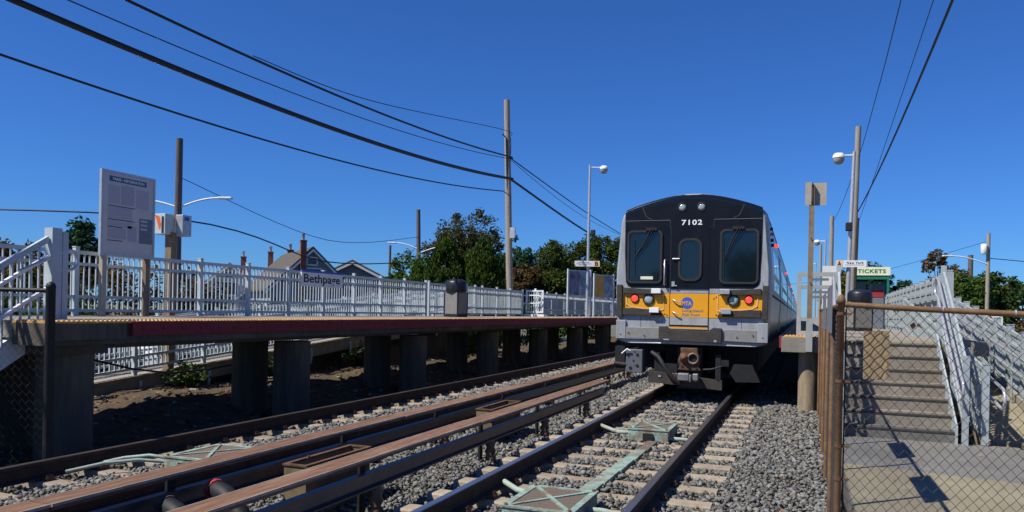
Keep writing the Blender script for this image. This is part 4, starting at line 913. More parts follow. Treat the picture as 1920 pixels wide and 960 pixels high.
part('handrail_loop', MB().tube(loop_end((2.42, 11.4, .72), (2.42, 11.4, .46), (0, -1, 0)), .02, 8), m_chrome, rf)
part('handrail_loop', MB().tube([(3.22, 10.9, .72), (3.22, 10.72, .70), (3.22, 10.62, .58), (3.22, 10.62, -.07)], .02, 8), m_chrome, rf)
for y in (13, 14.6, 16.2, 17.8): part('handrail_post', MB().tube([(3.22, y, zrr(y)), (3.22, y, zrr(y) + .78)], .02, 8), m_galv, rf)
lg = fence('long pale fence with capped posts along the back of the right-hand platform', (2.30, 14.55, ZR), (2.76, 30.0, ZR), mat=m_fr, h=1.10, ps=1.0, bs=.10, lift=.12, postw=.075, post_over=.08)
part('end_post', MB().box(2.18, 2.32, 14.32, 14.50, .3, 2.36).box(2.10, 2.178, 14.40, 14.44, ZR, 2.30), m_fr, lg)
part('blue_notice', MB().box(2.262, 2.268, 14.7, 15.5, 2.08, 2.16), m_blue, lg)
part('middle_board', MB().bar((2.25, 14.7, 1.98), (2.55, 26, 1.98), .02, .07), m_fr, lg)
for i in range(30):
    y = 14.75 + .5 * i; x = 2.30 + .46 * (y - 14.55) / 15.45
    part('fence_panel', MB().bar((x + .03, y, ZR + .62), (x + .045, y + .47, ZR + .62), .006, .86), M('fence sheet', (.36, .41, .43), .6, var=.06), lg)

# ---------------------------------------------------------------- brown chain-link fence in front, right
cf = thing('chain_link_fence', 'rusty brown pipe and chain-link fence in the right foreground', 'fence', (.25, 5.6, -.2))
def lx(y): return .25 + .07 * (y - 5.6) / 9.3
part('corner_post', MB().lathe([(.0225, 0), (.0225, 1.88), (.027, 1.882), (.027, 1.905), (.016, 1.93), (.004, 1.94)], (.25, 5.6, -.2), 14), m_brown, cf)
part('top_rail', MB().tube([(.272, 5.6, 1.672), (.64, 5.605, 1.652), (2.4, 5.605, 1.59)], .0185, 12), m_brown, cf)
part('top_rail', MB().tube([(.25, 5.62, 1.665), (lx(9), 9.0, 1.675), (lx(14.9), 14.9, 1.71)], .0185, 10), m_brown, cf)
for y, h_ in ((7.25, 1.86), (8.95, 1.88), (10.7, 1.88), (12.4, 1.9), (14.85, 1.92)):
    r_ = .021; part('line_post', MB().lathe([(r_, 0), (r_, h_), (r_ * .6, h_ + .03)], (lx(y), y, -.22), 10), m_brown, cf)
part('line_post', MB().lathe([(.0225, 0), (.0225, 1.78)], (2.4, 5.605, -.2), 10), m_brown, cf)
part('tension_bar', MB().tube([(.282, 5.61, -.1), (.282, 5.61, 1.64)], .005, 6), m_wire, cf)
for z in (1.60, .72, .5, 1.15): part('clamp_band', MB().lathe([(.027, 0), (.027, .022)], (.25, 5.6, z), 12).box(.27, .315, 5.596, 5.604, z, z + .016), m_rust, cf)
for x in (.30, .85, 1.25): part('tie_wire', MB().lathe([(.021, -.004), (.021, .004)], (x, 5.605, 1.672 - .0375 * (x - .27)), 10, axis='x'), m_galv, cf)
part('wire_mesh', chain(0, 1.9, .1, 1.655, (.285, 5.612, 0), (1, 0, 0), m_wire, w=.066, r=.0025), m_wire, cf)
part('wire_mesh', chain(0, 9.25, -.18, 1.65, (.262, 5.62, 0), (.07, 9.3, 0), m_wired, w=.066, r=.0022), m_wired, cf)
part('leaf_tangle', MB().add([(.66, 5.6, 1.545), (.685, 5.595, 1.565), (.70, 5.606, 1.54), (.68, 5.61, 1.515), (.71, 5.6, 1.56), (.735, 5.595, 1.525)], [(0, 1, 2, 3), (2, 4, 5)]), m_rust, cf)
solo('rusty_plate', MB().box(.392, .546, 5.622, 5.626, 1.18, 1.50), m_plate, 'rust-streaked tan sign plate hung on the back of the chain-link fence', 'sign plate')
for yc, lab in ((7.56, 'nearer long plate fixed edge-on along the brown fence beside the track'), (9.92, 'farther long plate fixed edge-on along the brown fence beside the track')):
    solo('fence_plate', MB().box(lx(yc) - .027, lx(yc) - .021, yc - .59, yc + .59, 1.45, 1.86), m_greyp, lab, 'sign plate', 'plates along the brown fence')

# ---------------------------------------------------------------- end of the right-hand platform
gf = thing('end_gate', 'pale grey square-tube gate frame at the platform end', 'gate', (0, 15.9, ZR))
part('frame', (lambda mb: ring(mb, rect(-.08, .62, ZR + .02, 2.44), rect(.0, .54, ZR + .10, 2.36), FY, 15.9, 15.96))(MB()), m_gatepaint, gf)
for z in (2.12, 1.5): part('cross_bar', MB().box(.0, .54, 15.905, 15.955, z, z + .07), m_gatepaint, gf)
for z in (2.30, 2.05, 1.95): part('dark_bar', MB().box(.15, .5, 16.4, 16.44, z, z + .05), m_greyp, gf)
sg = thing('back_of_sign', 'small square sign seen from behind on a rusty post at the platform end', 'sign', (.14, 15.05, .95))
part('post', MB().box(.10, .19, 15.0, 15.09, 1.55, 3.98), m_postb, sg); part('post_base', MB().box(.09, .20, 14.99, 15.098, .95, 1.549), m_gatepaint, sg)
part('plate', MB().box(.03, .39, 15.095, 15.10, 3.61, 4.02), m_signback, sg); part('stiffener', MB().box(.03, .135, 14.992, 14.999, 3.61, 4.02), m_signback, sg)
part('shadow_slot', MB().box(.14, .165, 14.985, 14.998, 3.62, 4.01), m_rubber, sg)
for z in (3.66, 3.96, 3.0, 2.2): part('bolt', MB().lathe([(.014, 0), (.014, .012)], (.145, 14.985, z), 6, axis='y'), m_black, sg)
solo('white_board', MB().box(.44, .80, 19.0, 19.06, 1.6, 2.75).box(.6, .66, 19.0, 19.06, ZR, 1.599), m_signw, 'blank white board standing on the platform behind the end gate', 'board')
bin_(1.55, 24.0, ZR, R(20), 'dark-lidded litter bin on the right-hand platform under the tickets sign')

ny = lamp_post(1.37, 27.3, ZR, 5.75, (-.46, -.05), 'nearest globe lamp post on the right-hand platform, carrying the New York sign', tilt=.14)
ns = thing('track_sign', 'white New York sign with a peach square lettered A on the lamp post', 'sign', (1.47, 27.2, 3.2), 'track direction signs')
part('panel', MB().box(1.02, 1.93, 27.16, 27.20, 3.21, 3.43), m_signw, ns)
part('letter_square', MB().box(1.022, 1.23, 27.150, 27.1595, 3.212, 3.428), m_signo, ns)
text(ns, 'A', (1.13, 27.147, 3.32), .13, .17, m_txtk, bold=.03)
text(ns, 'New York', (1.60, 27.157, 3.35), .50, .075, m_txtk, bold=.025, space=1.2)
part('small_print', MB().box(1.30, 1.86, 27.156, 27.1595, 3.275, 3.287), m_greyp, ns)
up = pole(1.56, 29.0, -.4, 8.15, .11, .09, m_wood, 'grey wooden utility pole close behind the New York lamp post', (.16, 0))
part('riser_conduit', MB().tube([(1.67, 28.92, 0), (1.77, 28.92, 5.0)], .035, 6), m_dark, up)
pole(1.40, 43.2, -.4, 6.81, .13, .10, m_wood, 'bare wooden pole beyond the New York lamp post')
pole(1.28, 62, -.4, 7.0, .12, .09, m_wood, 'far wooden pole on the right-hand platform beyond the second lamp post')
lamp_post(1.39, 53.9, ZR, 5.4, (-.5, 0), 'second globe lamp post on the right-hand platform, farther off')
lamp_post(1.34, 85.9, ZR, 6.0, (-.5, 0), 'farthest globe lamp post near the end of the train')

tk = thing('ticket_booth', 'green ticket shelter with a cream TICKETS sign on the right-hand platform', 'ticket booth', (2.35, 31, ZR))
part('roof_sign', MB().box(1.73, 2.96, 30.6, 30.75, 3.12, 3.42), m_signc, tk)
text(tk, 'TICKETS', (2.35, 30.595, 3.27), .93, .14, m_txtg, bold=.03, space=1.1)
for x in (1.78, 2.86): part('corner_post', MB().box(x, x + .07, 30.62, 30.69, ZR, 3.119), m_booth, tk)
for x in (1.78, 2.86): part('corner_post', MB().box(x, x + .07, 31.6, 31.67, ZR, 3.119), m_booth, tk)
part('roof', MB().box(1.72, 2.97, 30.751, 31.75, 3.05, 3.2), m_booth, tk); part('beam', MB().box(1.851, 2.859, 30.63, 30.68, 2.98, 3.119), m_booth, tk)
tv = part('ticket_machine', MB().box(2.3, 2.8, 30.9, 31.4, ZR, 2.85), m_greyp, tk, bev=.02)
part('machine_panel', MB().box(2.38, 2.78, 30.885, 30.899, 2.35, 2.6), m_redp, tv); part('machine_screen', MB().box(2.38, 2.78, 30.885, 30.899, 2.62, 2.82), m_glass, tv)
part('back_panel', MB().box(1.85, 2.3, 31.62, 31.65, ZR, 3.0), m_glass, tk)

# ---------------------------------------------------------------- person on the right-hand platform
def person(x, y, z):
    t = thing('person', 'person in dark clothes standing on the right-hand platform beside the poles', 'person', (x, y, z))
    def skin(name, V, E_, Rd, mat):
        me = bpy.data.meshes.new(name); me.from_pydata(V, E_, []); o = bpy.data.objects.new(name, me); COL.objects.link(o)
        sk = o.modifiers.new('skin', 'SKIN'); sv_ = me.skin_vertices[0].data
        for i, r_ in enumerate(Rd): sv_[i].radius = r_ if isinstance(r_, tuple) else (r_, r_)
        sv_[0].use_root = True
        ss = o.modifiers.new('sub', 'SUBSURF'); ss.levels = 1; ss.render_levels = 1
        bpy.context.view_layer.update()
        me2 = bpy.data.meshes.new_from_object(o.evaluated_get(bpy.context.evaluated_depsgraph_get())); bpy.data.objects.remove(o)
        me2.materials.clear(); me2.materials.append(mat); o2 = bpy.data.objects.new(name, me2); COL.objects.link(o2); o2.parent = t; return o2
    V = [(0, 0, .92), (0, 0, 1.15), (0, 0, 1.38), (0, 0, 1.50), (0, 0, 1.60), (0, -.01, 1.72),
         (.19, 0, 1.40), (.25, 0, 1.14), (.24, -.06, .90), (.24, -.09, .78), (-.19, 0, 1.40), (-.25, 0, 1.14), (-.24, -.06, .90), (-.24, -.09, .78),
         (.10, 0, .85), (.11, -.02, .48), (.11, .02, .09), (.11, -.13, .04), (-.10, 0, .85), (-.11, -.02, .48), (-.11, .02, .09), (-.11, -.13, .04)]
    E_ = [(0, 1), (1, 2), (2, 3), (3, 4), (4, 5), (2, 6), (6, 7), (7, 8), (8, 9), (2, 10), (10, 11), (11, 12), (12, 13), (0, 14), (14, 15), (15, 16), (16, 17), (0, 18), (18, 19), (19, 20), (20, 21)]
    Rd = [(.16, .11), (.15, .11), (.17, .11), .06, .09, .07, .07, .055, .04, .03, .07, .055, .04, .03, .085, .065, .045, .035, .085, .065, .045, .035]
    b = skin('body', V, E_, Rd, m_cloth)
    hd = MB().lathe([(.03, -.12), (.07, -.08), (.085, 0), (.08, .07), (.05, .115), (.01, .125)], (0, -.015, 1.66), 12); hd.box(-.012, .012, -.125, -.09, 1.63, 1.67)
    me = hd.mesh('head', [m_skin]); o = bpy.data.objects.new('head', me); COL.objects.link(o); o.parent = t
    cp_ = MB().lathe([(.095, .02), (.098, .07), (.07, .125), (.01, .14)], (0, -.01, 1.66), 12).box(-.07, .07, -.17, -.09, 1.69, 1.705)
    o = bpy.data.objects.new('cap', cp_.mesh('cap', [m_white])); COL.objects.link(o); o.parent = t
    t.rotation_euler = (0, 0, R(25))
person(1.05, 33.5, ZR)

# ---------------------------------------------------------------- wires at upper right
wire('overhead_cable', [(1.76, 29, 5.2), (1.74, 15.9, 5.5), (1.72, 11.3, 5.72), (1.7, 2, 6.5), (1.7, -10, 8)], .019, 'heavier black cable rising to the top right corner of the sky', group='cables over the right-hand platform', fit=5)
wire('overhead_cable', [(1.78, 29.2, 4.7), (1.76, 19.8, 5.75), (1.74, 13.1, 6.4), (1.7, 2, 7.6), (1.7, -10, 9)], .007, 'faint thin cable left of the heavier one at upper right', group='cables over the right-hand platform', fit=5)
wire('overhead_cable', [(1.40, 43.2, 6.4), (1.55, 36, 6.45), (1.75, 29, 7.1), (1.78, 23.0, 7.55), (1.76, 17.3, 8.0), (1.7, 4, 9.5)], .011, 'thin twisted cable passing the top of the grey pole at upper right', group='cables over the right-hand platform')
pr_ = pole(10.13, 51.83, -.6, 6.67, .12, .10, m_wood, 'pale wooden pole with a white transformer and street lamp arm at right')
part('transformer', MB().lathe([(.14, 0), (.17, .03), (.17, .56), (.13, .6)], (9.88, 51.65, 5.42), 14), m_white, pr_)
street_arm(pr_, 10.1, 51.8, 4.85, (-.95, -.3), 2.0, .45)
pole(10.2, 57.2, -.6, 5.79, .17, .15, m_woodd, 'dark pole left of the transformer pole')
wire('street_wire', [(10.15, 51.8, 5.2), (18, 53, 4.6), (30, 55, 4.7)], .022, 'upper street wire leaving the transformer pole to the right', group='street wires')
wire('street_wire', [(10.15, 51.8, 3.5), (18, 53, 3.0), (30, 55, 3.3)], .025, 'lower street wire leaving the transformer pole to the right', group='street wires')
wire('street_wire', [(10.15, 51.8, 6.2), (4, 60, 4.6), (-2, 70, 4.2)], .012, 'thin wire from the transformer pole toward the tickets sign', group='street wires')
ss = thing('stop_sign', 'small red octagonal stop sign beyond the ramp fence', 'sign', (6.6, 34.5, -.45))
part('post', MB().tube([(6.6, 34.55, -.45), (6.6, 34.55, 1.85)], .03, 6), m_galv, ss)
part('octagon', MB().prism([(6.6 + .36 * math.cos(R(22.5 + 45 * i)), 1.55 + .36 * math.sin(R(22.5 + 45 * i))) for i in range(8)], FY, 34.48, 34.5), m_redp, ss)
text(ss, 'STOP', (6.6, 34.475, 1.55), .46, .2, m_txtw, bold=.02)
sq = solo('street_notice', MB().box(6.85, 7.3, 34.6, 34.63, 1.25, 1.75).box(7.05, 7.1, 34.6, 34.64, -.45, 1.249), m_signw, 'small white square street notice right of the stop sign', 'sign')
sn = solo('street_name_blade', MB().box(9.2, 10.0, 55.0, 55.03, 2.2, 2.4).tube([(9.6, 55.04, -.5), (9.6, 55.04, 2.3)], .03, 6), m_booth, 'small green street name blade below the dark pole', 'sign')

# ---------------------------------------------------------------- houses
def house(label, c, rot, w_, ln, eave, ridge, z0, wallm, roofm, chim=None, win=True):
    t = thing('house', label, 'house', (c[0], c[1], z0)); t.rotation_euler = (0, 0, rot); WL[t.name] = Vector((0, 0, 0))
    hw = w_ / 2
    part('wall', MB().prism([(-hw, 0), (hw, 0), (hw, eave), (0, ridge), (-hw, eave)], FX, -ln, 0), wallm, t)
    k = (ridge - eave) / hw; ov = .35
    rf_ = MB()
    for s_ in (-1, 1):
        rf_.prism([(0, ridge + .02), (s_ * (hw + ov), eave - k * ov + .02), (s_ * (hw + ov), eave - k * ov + .16), (0, ridge + .17)], FX, -ln - .3, .35)
    ro = part('roof', rf_, roofm, t)
    for s_ in (-1, 1): part('rake_board', MB().prism([(0, ridge + .02), (s_ * (hw + ov), eave - k * ov + .02), (s_ * (hw + ov), eave - k * ov - .14), (0, ridge - .14)], FX, .30, .36), m_white, ro)
    if chim:
        for (cx, cy, ht, s) in chim:
            ch = part('chimney', MB().box(cx - s, cx + s, cy - s, cy + s, eave * .3, ht).box(cx - s * 1.15, cx + s * 1.15, cy - s * 1.15, cy + s * 1.15, ht + .001, ht + .08), m_brick, ro)
            part('flue', MB().lathe([(s * .45, 0), (s * .5, .35), (s * .65, .36), (s * .65, .42)], (cx, cy, ht + .081), 8), m_galv, ch)
    if win:
        for y0, y1, z_0, z_1 in ((-.55, .55, eave + .25, eave + 1.15), (-.28, .28, ridge - .95, ridge - .55), (-1.9, -1.0, .9, 2.1), (1.0, 1.9, .9, 2.1)):
            wn = part('window', (lambda mb: ring(mb, rect(y0 - .08, y1 + .08, z_0 - .08, z_1 + .08), rect(y0, y1, z_0, z_1), FX, .001, .05))(MB()), m_white, t)
            part('pane', MB().box(.002, .02, y0, y1, z_0, z_1), m_glass, wn)
    return t
house('gabled grey house with a brick chimney behind the station sign', (-29.2, 41.6), R(-42), 5.0, 9.5, 3.4, 5.8, -.6, m_siding, m_roof, [(.25, -.62, 6.25, .18), (-8.2, .3, 6.2, .2)])
house('low brown-roofed house just right of the gabled one', (-29.3, 46.5), R(-60), 4, 5, 4.3, 5.3, -.6, m_siding, m_roofb, None, False)
house('pale row house with a slate roof left of the gabled house', (-37.0, 49.0), R(-52), 6, 8, 2.9, 5.4, -.6, m_sidw, m_roofg, [(-2, -.9, 6.3, .2)])
house('second pale row house at the left, nearest the notice board', (-40.6, 47.4), R(-52), 6, 8, 2.7, 5.2, -.6, m_sidw, m_roofg, [(-2, .9, 5.9, .2)])
house('low far house between the thin pole and the bushes', (-33.0, 60), R(-40), 7, 8, 2.2, 4.4, -.6, m_sidw, m_roofb, None, False)
house('pale house roof at the right edge among the trees', (16.5, 60), R(120), 7, 9, 1.7, 3.1, -.6, m_sidw, m_roofg, None)

# ---------------------------------------------------------------- cars
def car_(x, y, z, rot, mat, label):
    t = thing('parked_car', label, 'car', (x, y, z), 'cars parked behind the station'); t.rotation_euler = (0, 0, rot); WL[t.name] = Vector((0, 0, 0))
    prof = [(-2.2, .32), (-2.22, .62), (-2.1, .86), (-1.35, .95), (-.75, 1.40), (.55, 1.44), (1.25, 1.0), (2.05, .9), (2.22, .6), (2.2, .32)]
    mb = MB(); k = len(prof); vs = []
    for yy, s_ in ((-.86, .0), (-.80, 1), (.80, 1), (.86, 0)):
        for a, b in prof: vs.append((a * (.985 if s_ == 0 else 1), yy * (.80 if b > 1.1 else 1), b - (.04 if s_ == 0 and b > .5 else 0)))
    fs = [(i * k + j, i * k + (j + 1) % k, (i + 1) * k + (j + 1) % k, (i + 1) * k + j) for i in range(3) for j in range(k)]
    mb.add(vs, fs + [tuple(range(k)), tuple(range(3 * k, 4 * k))[::-1]], 0, False)
    part('body', mb, mat, t, bev=.03)
    for s_ in (-1, 1):
        part('side_window', MB().prism([(-1.2, .97), (-.72, 1.33), (.5, 1.36), (1.05, 1.0)], lambda a, b, q: (a, q * (.80 + (.86 - .80) * 0) - s_ * max(0, (b - .97)) * .36, b), s_ * .862, s_ * .872), m_glass, t)
    part('windscreen', MB().add([(1.22, -.66, 1.02), (1.22, .66, 1.02), (.60, .6, 1.43), (.60, -.6, 1.43)], [(0, 1, 2, 3)]), m_glass, t)
    part('rear_window', MB().add([(-1.32, -.66, .98), (-1.32, .66, .98), (-.78, .6, 1.405), (-.78, -.6, 1.405)], [(3, 2, 1, 0)]), m_glass, t)
    for wx in (-1.35, 1.35):
        for wy in (-.80, .80):
            vs = []; wmb = MB()
            for yy in (-.1, .1):
                for i in range(14): vs.append((wx + .32 * math.cos(i * 2 * math.pi / 14), wy + yy, .32 + .32 * math.sin(i * 2 * math.pi / 14)))
            wmb.add(vs, [(i, (i + 1) % 14, 14 + (i + 1) % 14, 14 + i) for i in range(14)] + [tuple(range(14))[::-1], tuple(range(14, 28))]); wh = part('wheel', wmb, m_tyre, t)
            part('rim', MB().lathe([(.2, -.105), (.2, .105)], (0, 0, 0), 10, axis='x'), m_galv, wh).location = (wx, wy, .32)
            wh.children[0].rotation_euler = (0, 0, R(90))
    for s_ in (-1, 1):
        part('headlight', MB().box(2.10, 2.235, s_ * .62 - .14, s_ * .62 + .14, .66, .80), m_lens, t); part('tail_light', MB().box(-2.235, -2.15, s_ * .66 - .13, s_ * .66 + .13, .68, .86), m_redp, t)
    return t
car_(-17.2, 13.5, -.5, R(80), m_carb, 'dark blue parked car seen under the deck, left of the second pier')
car_(-17.3, 18.6, -.5, R(95), m_carw, 'white parked car seen under the deck between the first piers')
car_(-17.6, 23.6, -.5, R(88), m_carr, 'red parked car behind the ramp fences')
car_(-17.4, 28.6, -.5, R(90), m_cars, 'silver parked car behind the ramp fences near the bin')
car_(7.0, 26.0, -.45, R(75), m_carw, 'white parked car at the right edge beyond the ramp fence')
car_(11.8, 47, -.45, R(10), m_carw, 'pale parked car below the transformer pole')

# ---------------------------------------------------------------- trees
def leaves(C, Rr, per, size, mat_, flat=1.0, axis=None, seed=0):
    g = np.random.default_rng(seed); n = len(C) * per
    c = np.repeat(np.array(C), per, 0); r_ = np.repeat(np.array(Rr), per)
    d = g.normal(size=(n, 3)); d /= np.linalg.norm(d, axis=1)[:, None]
    p = c + d * (r_ * g.random(n) ** .45)[:, None] * np.array([1, 1, flat])
    a = g.normal(size=(n, 3)); a[:, 2] *= .6; a /= np.linalg.norm(a, axis=1)[:, None]
    b = np.cross(a, g.normal(size=(n, 3))); b /= np.linalg.norm(b, axis=1)[:, None]
    if axis == 'up': a = a * .35 + np.array([0, 0, 1]); a /= np.linalg.norm(a, axis=1)[:, None]; b = np.cross(a, g.normal(size=(n, 3))); b /= np.linalg.norm(b, axis=1)[:, None]
    s = size * g.uniform(.6, 1.25, n)[:, None]
    V = np.stack([p - a * s, p + b * s * .55, p + a * s, p - b * s * .55], 1).reshape(-1, 3)
    F = np.arange(n * 4).reshape(-1, 4)
    me = bpy.data.meshes.new('crown'); me.vertices.add(n * 4); me.vertices.foreach_set('co', V.ravel())
    me.loops.add(n * 4); me.loops.foreach_set('vertex_index', F.ravel()); me.polygons.add(n)
    me.polygons.foreach_set('loop_start', np.arange(n) * 4); me.polygons.foreach_set('loop_total', np.full(n, 4))
    me.materials.append(mat_); me.update(calc_edges=True); return me
def tree(name, label, x, y, z0, top, ells, leaf, size, ncl, per, seed, rc=.55, trunk=.2, group='trees beyond the station', fork=.35, limb=True, cat='tree'):
    g = np.random.default_rng(seed); t = thing(name, label, cat, (x, y, z0), group)
    C = []; 
    wts = np.array([e[3] * e[4] * e[5] for e in ells]); wts = wts / wts.sum()
    for _ in range(ncl):
        e = ells[g.choice(len(ells), p=wts)]; d = g.normal(size=3); d /= np.linalg.norm(d); q = g.random() ** .38
        C.append((x + e[0] + d[0] * e[3] * q, y + e[1] + d[1] * e[4] * q, e[2] + d[2] * e[5] * q))
    Rr = rc * g.uniform(.6, 1.3, ncl)
    tb = MB(); fz = z0 + (top - z0) * fork; tipz = z0 + (top - z0) * .82
    tb.tube([(x, y, z0), (x + .05, y, (z0 + fz) / 2), (x, y, fz), (x + .1, y, (fz + tipz) / 2), (x, y + .05, tipz)], [trunk, trunk * .85, trunk * .75, trunk * .45, trunk * .12], 8)
    if limb:
        idx = g.choice(ncl, min(ncl, 34), replace=False)
        for i in idx:
            c = Vector(C[i]); s0 = g.uniform(0, .7); st_ = Vector((x, y, fz + (tipz - fz) * s0)); mid = st_.lerp(c, .5) + Vector((0, 0, -.12 * (c - st_).length + .1))
            r0 = trunk * (.42 - .35 * s0)
            tb.tube([st_, mid, c], [max(.02, r0), max(.015, r0 * .55), .01], 5, caps=False)
    part('trunk', tb, m_bark, t)
    me = leaves(C, Rr, per, size, leaf, seed=seed); o = part('crown', me, leaf, t); return t
E3 = lambda *a: [a]
tree('maple_tree', 'large open-crowned maple turning reddish brown behind the evergreens', -24.4, 55, -.6, 9.6, [(0, 0, 7.2, 2.5, 2.4, 2.1), (-1.5, 0, 6.0, 2.0, 2, 1.6), (1.4, 0, 6.0, 1.8, 2, 1.7), (0, 0, 4.2, 3.0, 2, 1.5)], lf_maple, .125, 210, 62, 1, rc=.5, trunk=.34, fork=.3)
def evergreen(label, x, y, z0, top, r_, seed, leaf=lf_arb):
    g = np.random.default_rng(seed); t = thing('evergreen_tree', label, 'tree', (x, y, z0), 'evergreens behind the platform')
    part('trunk', MB().tube([(x, y, z0), (x, y, top - .4)], [.12, .03], 8), m_bark, t)
    C = []; Rr = []
    for i in range(230):
        h = g.random() ** .85; rad = r_ * (1 - h ** 3.2) ** .8 * (.80 + .25 * g.random()) + .12; a = g.uniform(0, 6.283)
        q = g.uniform(.55, 1.0); C.append((x + math.cos(a) * rad * q, y + math.sin(a) * rad * q, z0 + .3 + h * (top - z0 - .45))); Rr.append(g.uniform(.2, .36))
    part('crown', leaves(C, Rr, 75, .10, leaf, flat=1.3, axis='up', seed=seed), leaf, t)
evergreen('tall green evergreen directly behind the litter bin, left of the pair', -19.45, 40.8, -.5, 5.6, 1.35, 3)
evergreen('tall green evergreen between the bin and the pale wooden pole', -17.35, 41.5, -.5, 5.65, 1.4, 4)
evergreen('lower green evergreen wedged between the two tall ones', -18.4, 41.9, -.5, 4.9, 1.2, 5)
evergreen('small green evergreen at the left end of the evergreen row', -20.9, 40.6, -.5, 4.0, 1.1, 6)
tree('round_bush', 'rounded dark green bush left of the evergreens, behind the fence', -23.0, 43.5, -.6, 5.0, [(0, 0, 3.3, 1.6, 1.4, 1.7), (.9, 0, 2.6, 1.5, 1.2, 1.7), (-1.1, 0, 2.4, 1.2, 1.2, 1.5)], lf_green, .11, 190, 75, 7, rc=.42, trunk=.12)
tree('pine_tree', 'dark blue-green pine just right of the pale wooden pole', -18.9, 51.6, -.6, 7.5, [(0, 0, 3.4, 2.1, 1.8, 2.2), (.1, 0, 5.2, 1.35, 1.2, 1.3), (-.1, 0, 6.6, .4, .35, .8)], lf_pine, .12, 200, 75, 8, rc=.42, trunk=.2, fork=.5)
tree('broadleaf_tree', 'mixed green broadleaf tree left of the platform B sign', -17.3, 55.3, -.6, 7.3, [(0, 0, 4.9, 1.9, 1.9, 2.1), (-.8, 0, 3.0, 2.2, 1.6, 2.0), (1.2, 0, 3.6, 1.8, 1.6, 2.2)], lf_mix, .125, 230, 75, 9, rc=.48)
tree('broadleaf_tree', 'dark green broadleaf tree behind the platform B sign', -14.3, 56.4, -.6, 7.9, [(0, 0, 5.2, 2.1, 2.0, 2.4), (-1.2, 0, 3.2, 2.1, 1.9, 2.2), (1.1, 0, 3.4, 2.1, 1.9, 2.4)], lf_mix, .125, 260, 75, 10, rc=.48)
tree('broadleaf_tree', 'dark broadleaf tree filling the gap beside the train', -11.2, 60, -.6, 7.2, [(0, 0, 4.6, 2.2, 2.0, 2.6), (-1.2, 0, 2.8, 2.2, 1.8, 2.2)], lf_dark, .125, 210, 75, 11, rc=.48)
tree('russet_shrub', 'russet brown shrub right of the foot of the pale wooden pole', -16.6, 47.2, -.6, 4.8, [(0, 0, 3.2, 1.15, 1.1, 1.4)], lf_aut, .12, 80, 70, 12, rc=.35, trunk=.1)
tree('yellowing_shrub', 'yellow-green shrub below the mixed broadleaf tree', -14.9, 47.6, -.6, 4.2, [(0, 0, 2.6, 1.6, 1.1, 1.5)], lf_mix, .12, 100, 70, 13, rc=.38, trunk=.1)
tree('pine_tree', 'dark pine at the far left behind the notice board', -30.6, 25.9, -.6, 5.7, [(0, 0, 3.6, 1.15, 1.1, 1.5), (.2, 0, 5.0, .5, .5, .6), (-.9, -.3, 4.4, .35, .35, .3)], lf_pine, .11, 80, 60, 14, rc=.3, trunk=.16)
tree('green_shrub', 'low green shrubs behind the near fence below the notice board', -19.5, 15.5, -.6, 1.9, [(0, 0, .9, 1.6, 1.4, .8), (-1.8, -.8, .8, 1.3, 1.0, .7)], lf_green, .08, 80, 60, 15, rc=.3, trunk=.06, group='shrubs', cat='shrub')
tree('broadleaf_tree', 'distant autumn trees at the far left edge above the fence', -38.5, 29, -.6, 4.9, [(0, 0, 3.2, 2.2, 1.6, 1.4), (3, 2, 2.7, 2.0, 1.4, 1.2), (-2, -2, 3, 2, 1.6, 1.3)], lf_aut, .13, 140, 60, 16, rc=.4)
tree('broadleaf_tree', 'green tree mass behind the left end of the platform fence', -31, 22, -.6, 3.9, [(0, 0, 2.0, 2.0, 1.6, 1.6), (-1.5, -2.5, 1.8, 1.9, 1.8, 1.4)], lf_mix, .12, 110, 60, 17, rc=.4)
# under the left platform
tree('green_shrub', 'leafy weed growing under the platform in front of the ramp wall', -11.7, 12.4, -.2, .55, [(0, 0, .15, .35, .5, .3)], lf_green, .045, 22, 26, 18, rc=.13, trunk=.02, group='shrubs', cat='shrub')
tree('green_shrub', 'low green shrub between the second and third platform piers', -12.6, 16.6, -.5, .45, [(0, 0, 0, .6, 1.1, .4)], lf_green, .05, 40, 40, 19, rc=.18, trunk=.03, group='shrubs', cat='shrub')
tree('green_shrub', 'tall tangled shrub seen beneath the deck below the bin', -13.2, 23.6, -.5, 1.7, [(0, 0, .6, .7, 1.5, .9)], lf_green, .06, 50, 45, 20, rc=.25, trunk=.03, group='shrubs', cat='shrub')
tree('green_shrub', 'low scrub on the bank under the deck behind the first two piers', -11.6, 14.6, -.2, .6, [(0, 0, .1, .4, .9, .35)], lf_dark, .045, 36, 34, 33, rc=.14, trunk=.02, group='shrubs', cat='shrub')
tree('green_shrub', 'ragged scrub on the bank between the third and fourth pairs of piers', -11.7, 19.3, -.2, .8, [(0, 0, .15, .4, 1.2, .4)], lf_dark, .045, 44, 34, 34, rc=.15, trunk=.02, group='shrubs', cat='shrub')
tree('green_shrub', 'far scrub on the bank seen between the last piers before the train', -11.8, 27.5, -.2, .9, [(0, 0, .2, .5, 1.8, .5)], lf_green, .05, 50, 34, 35, rc=.18, trunk=.02, group='shrubs', cat='shrub')
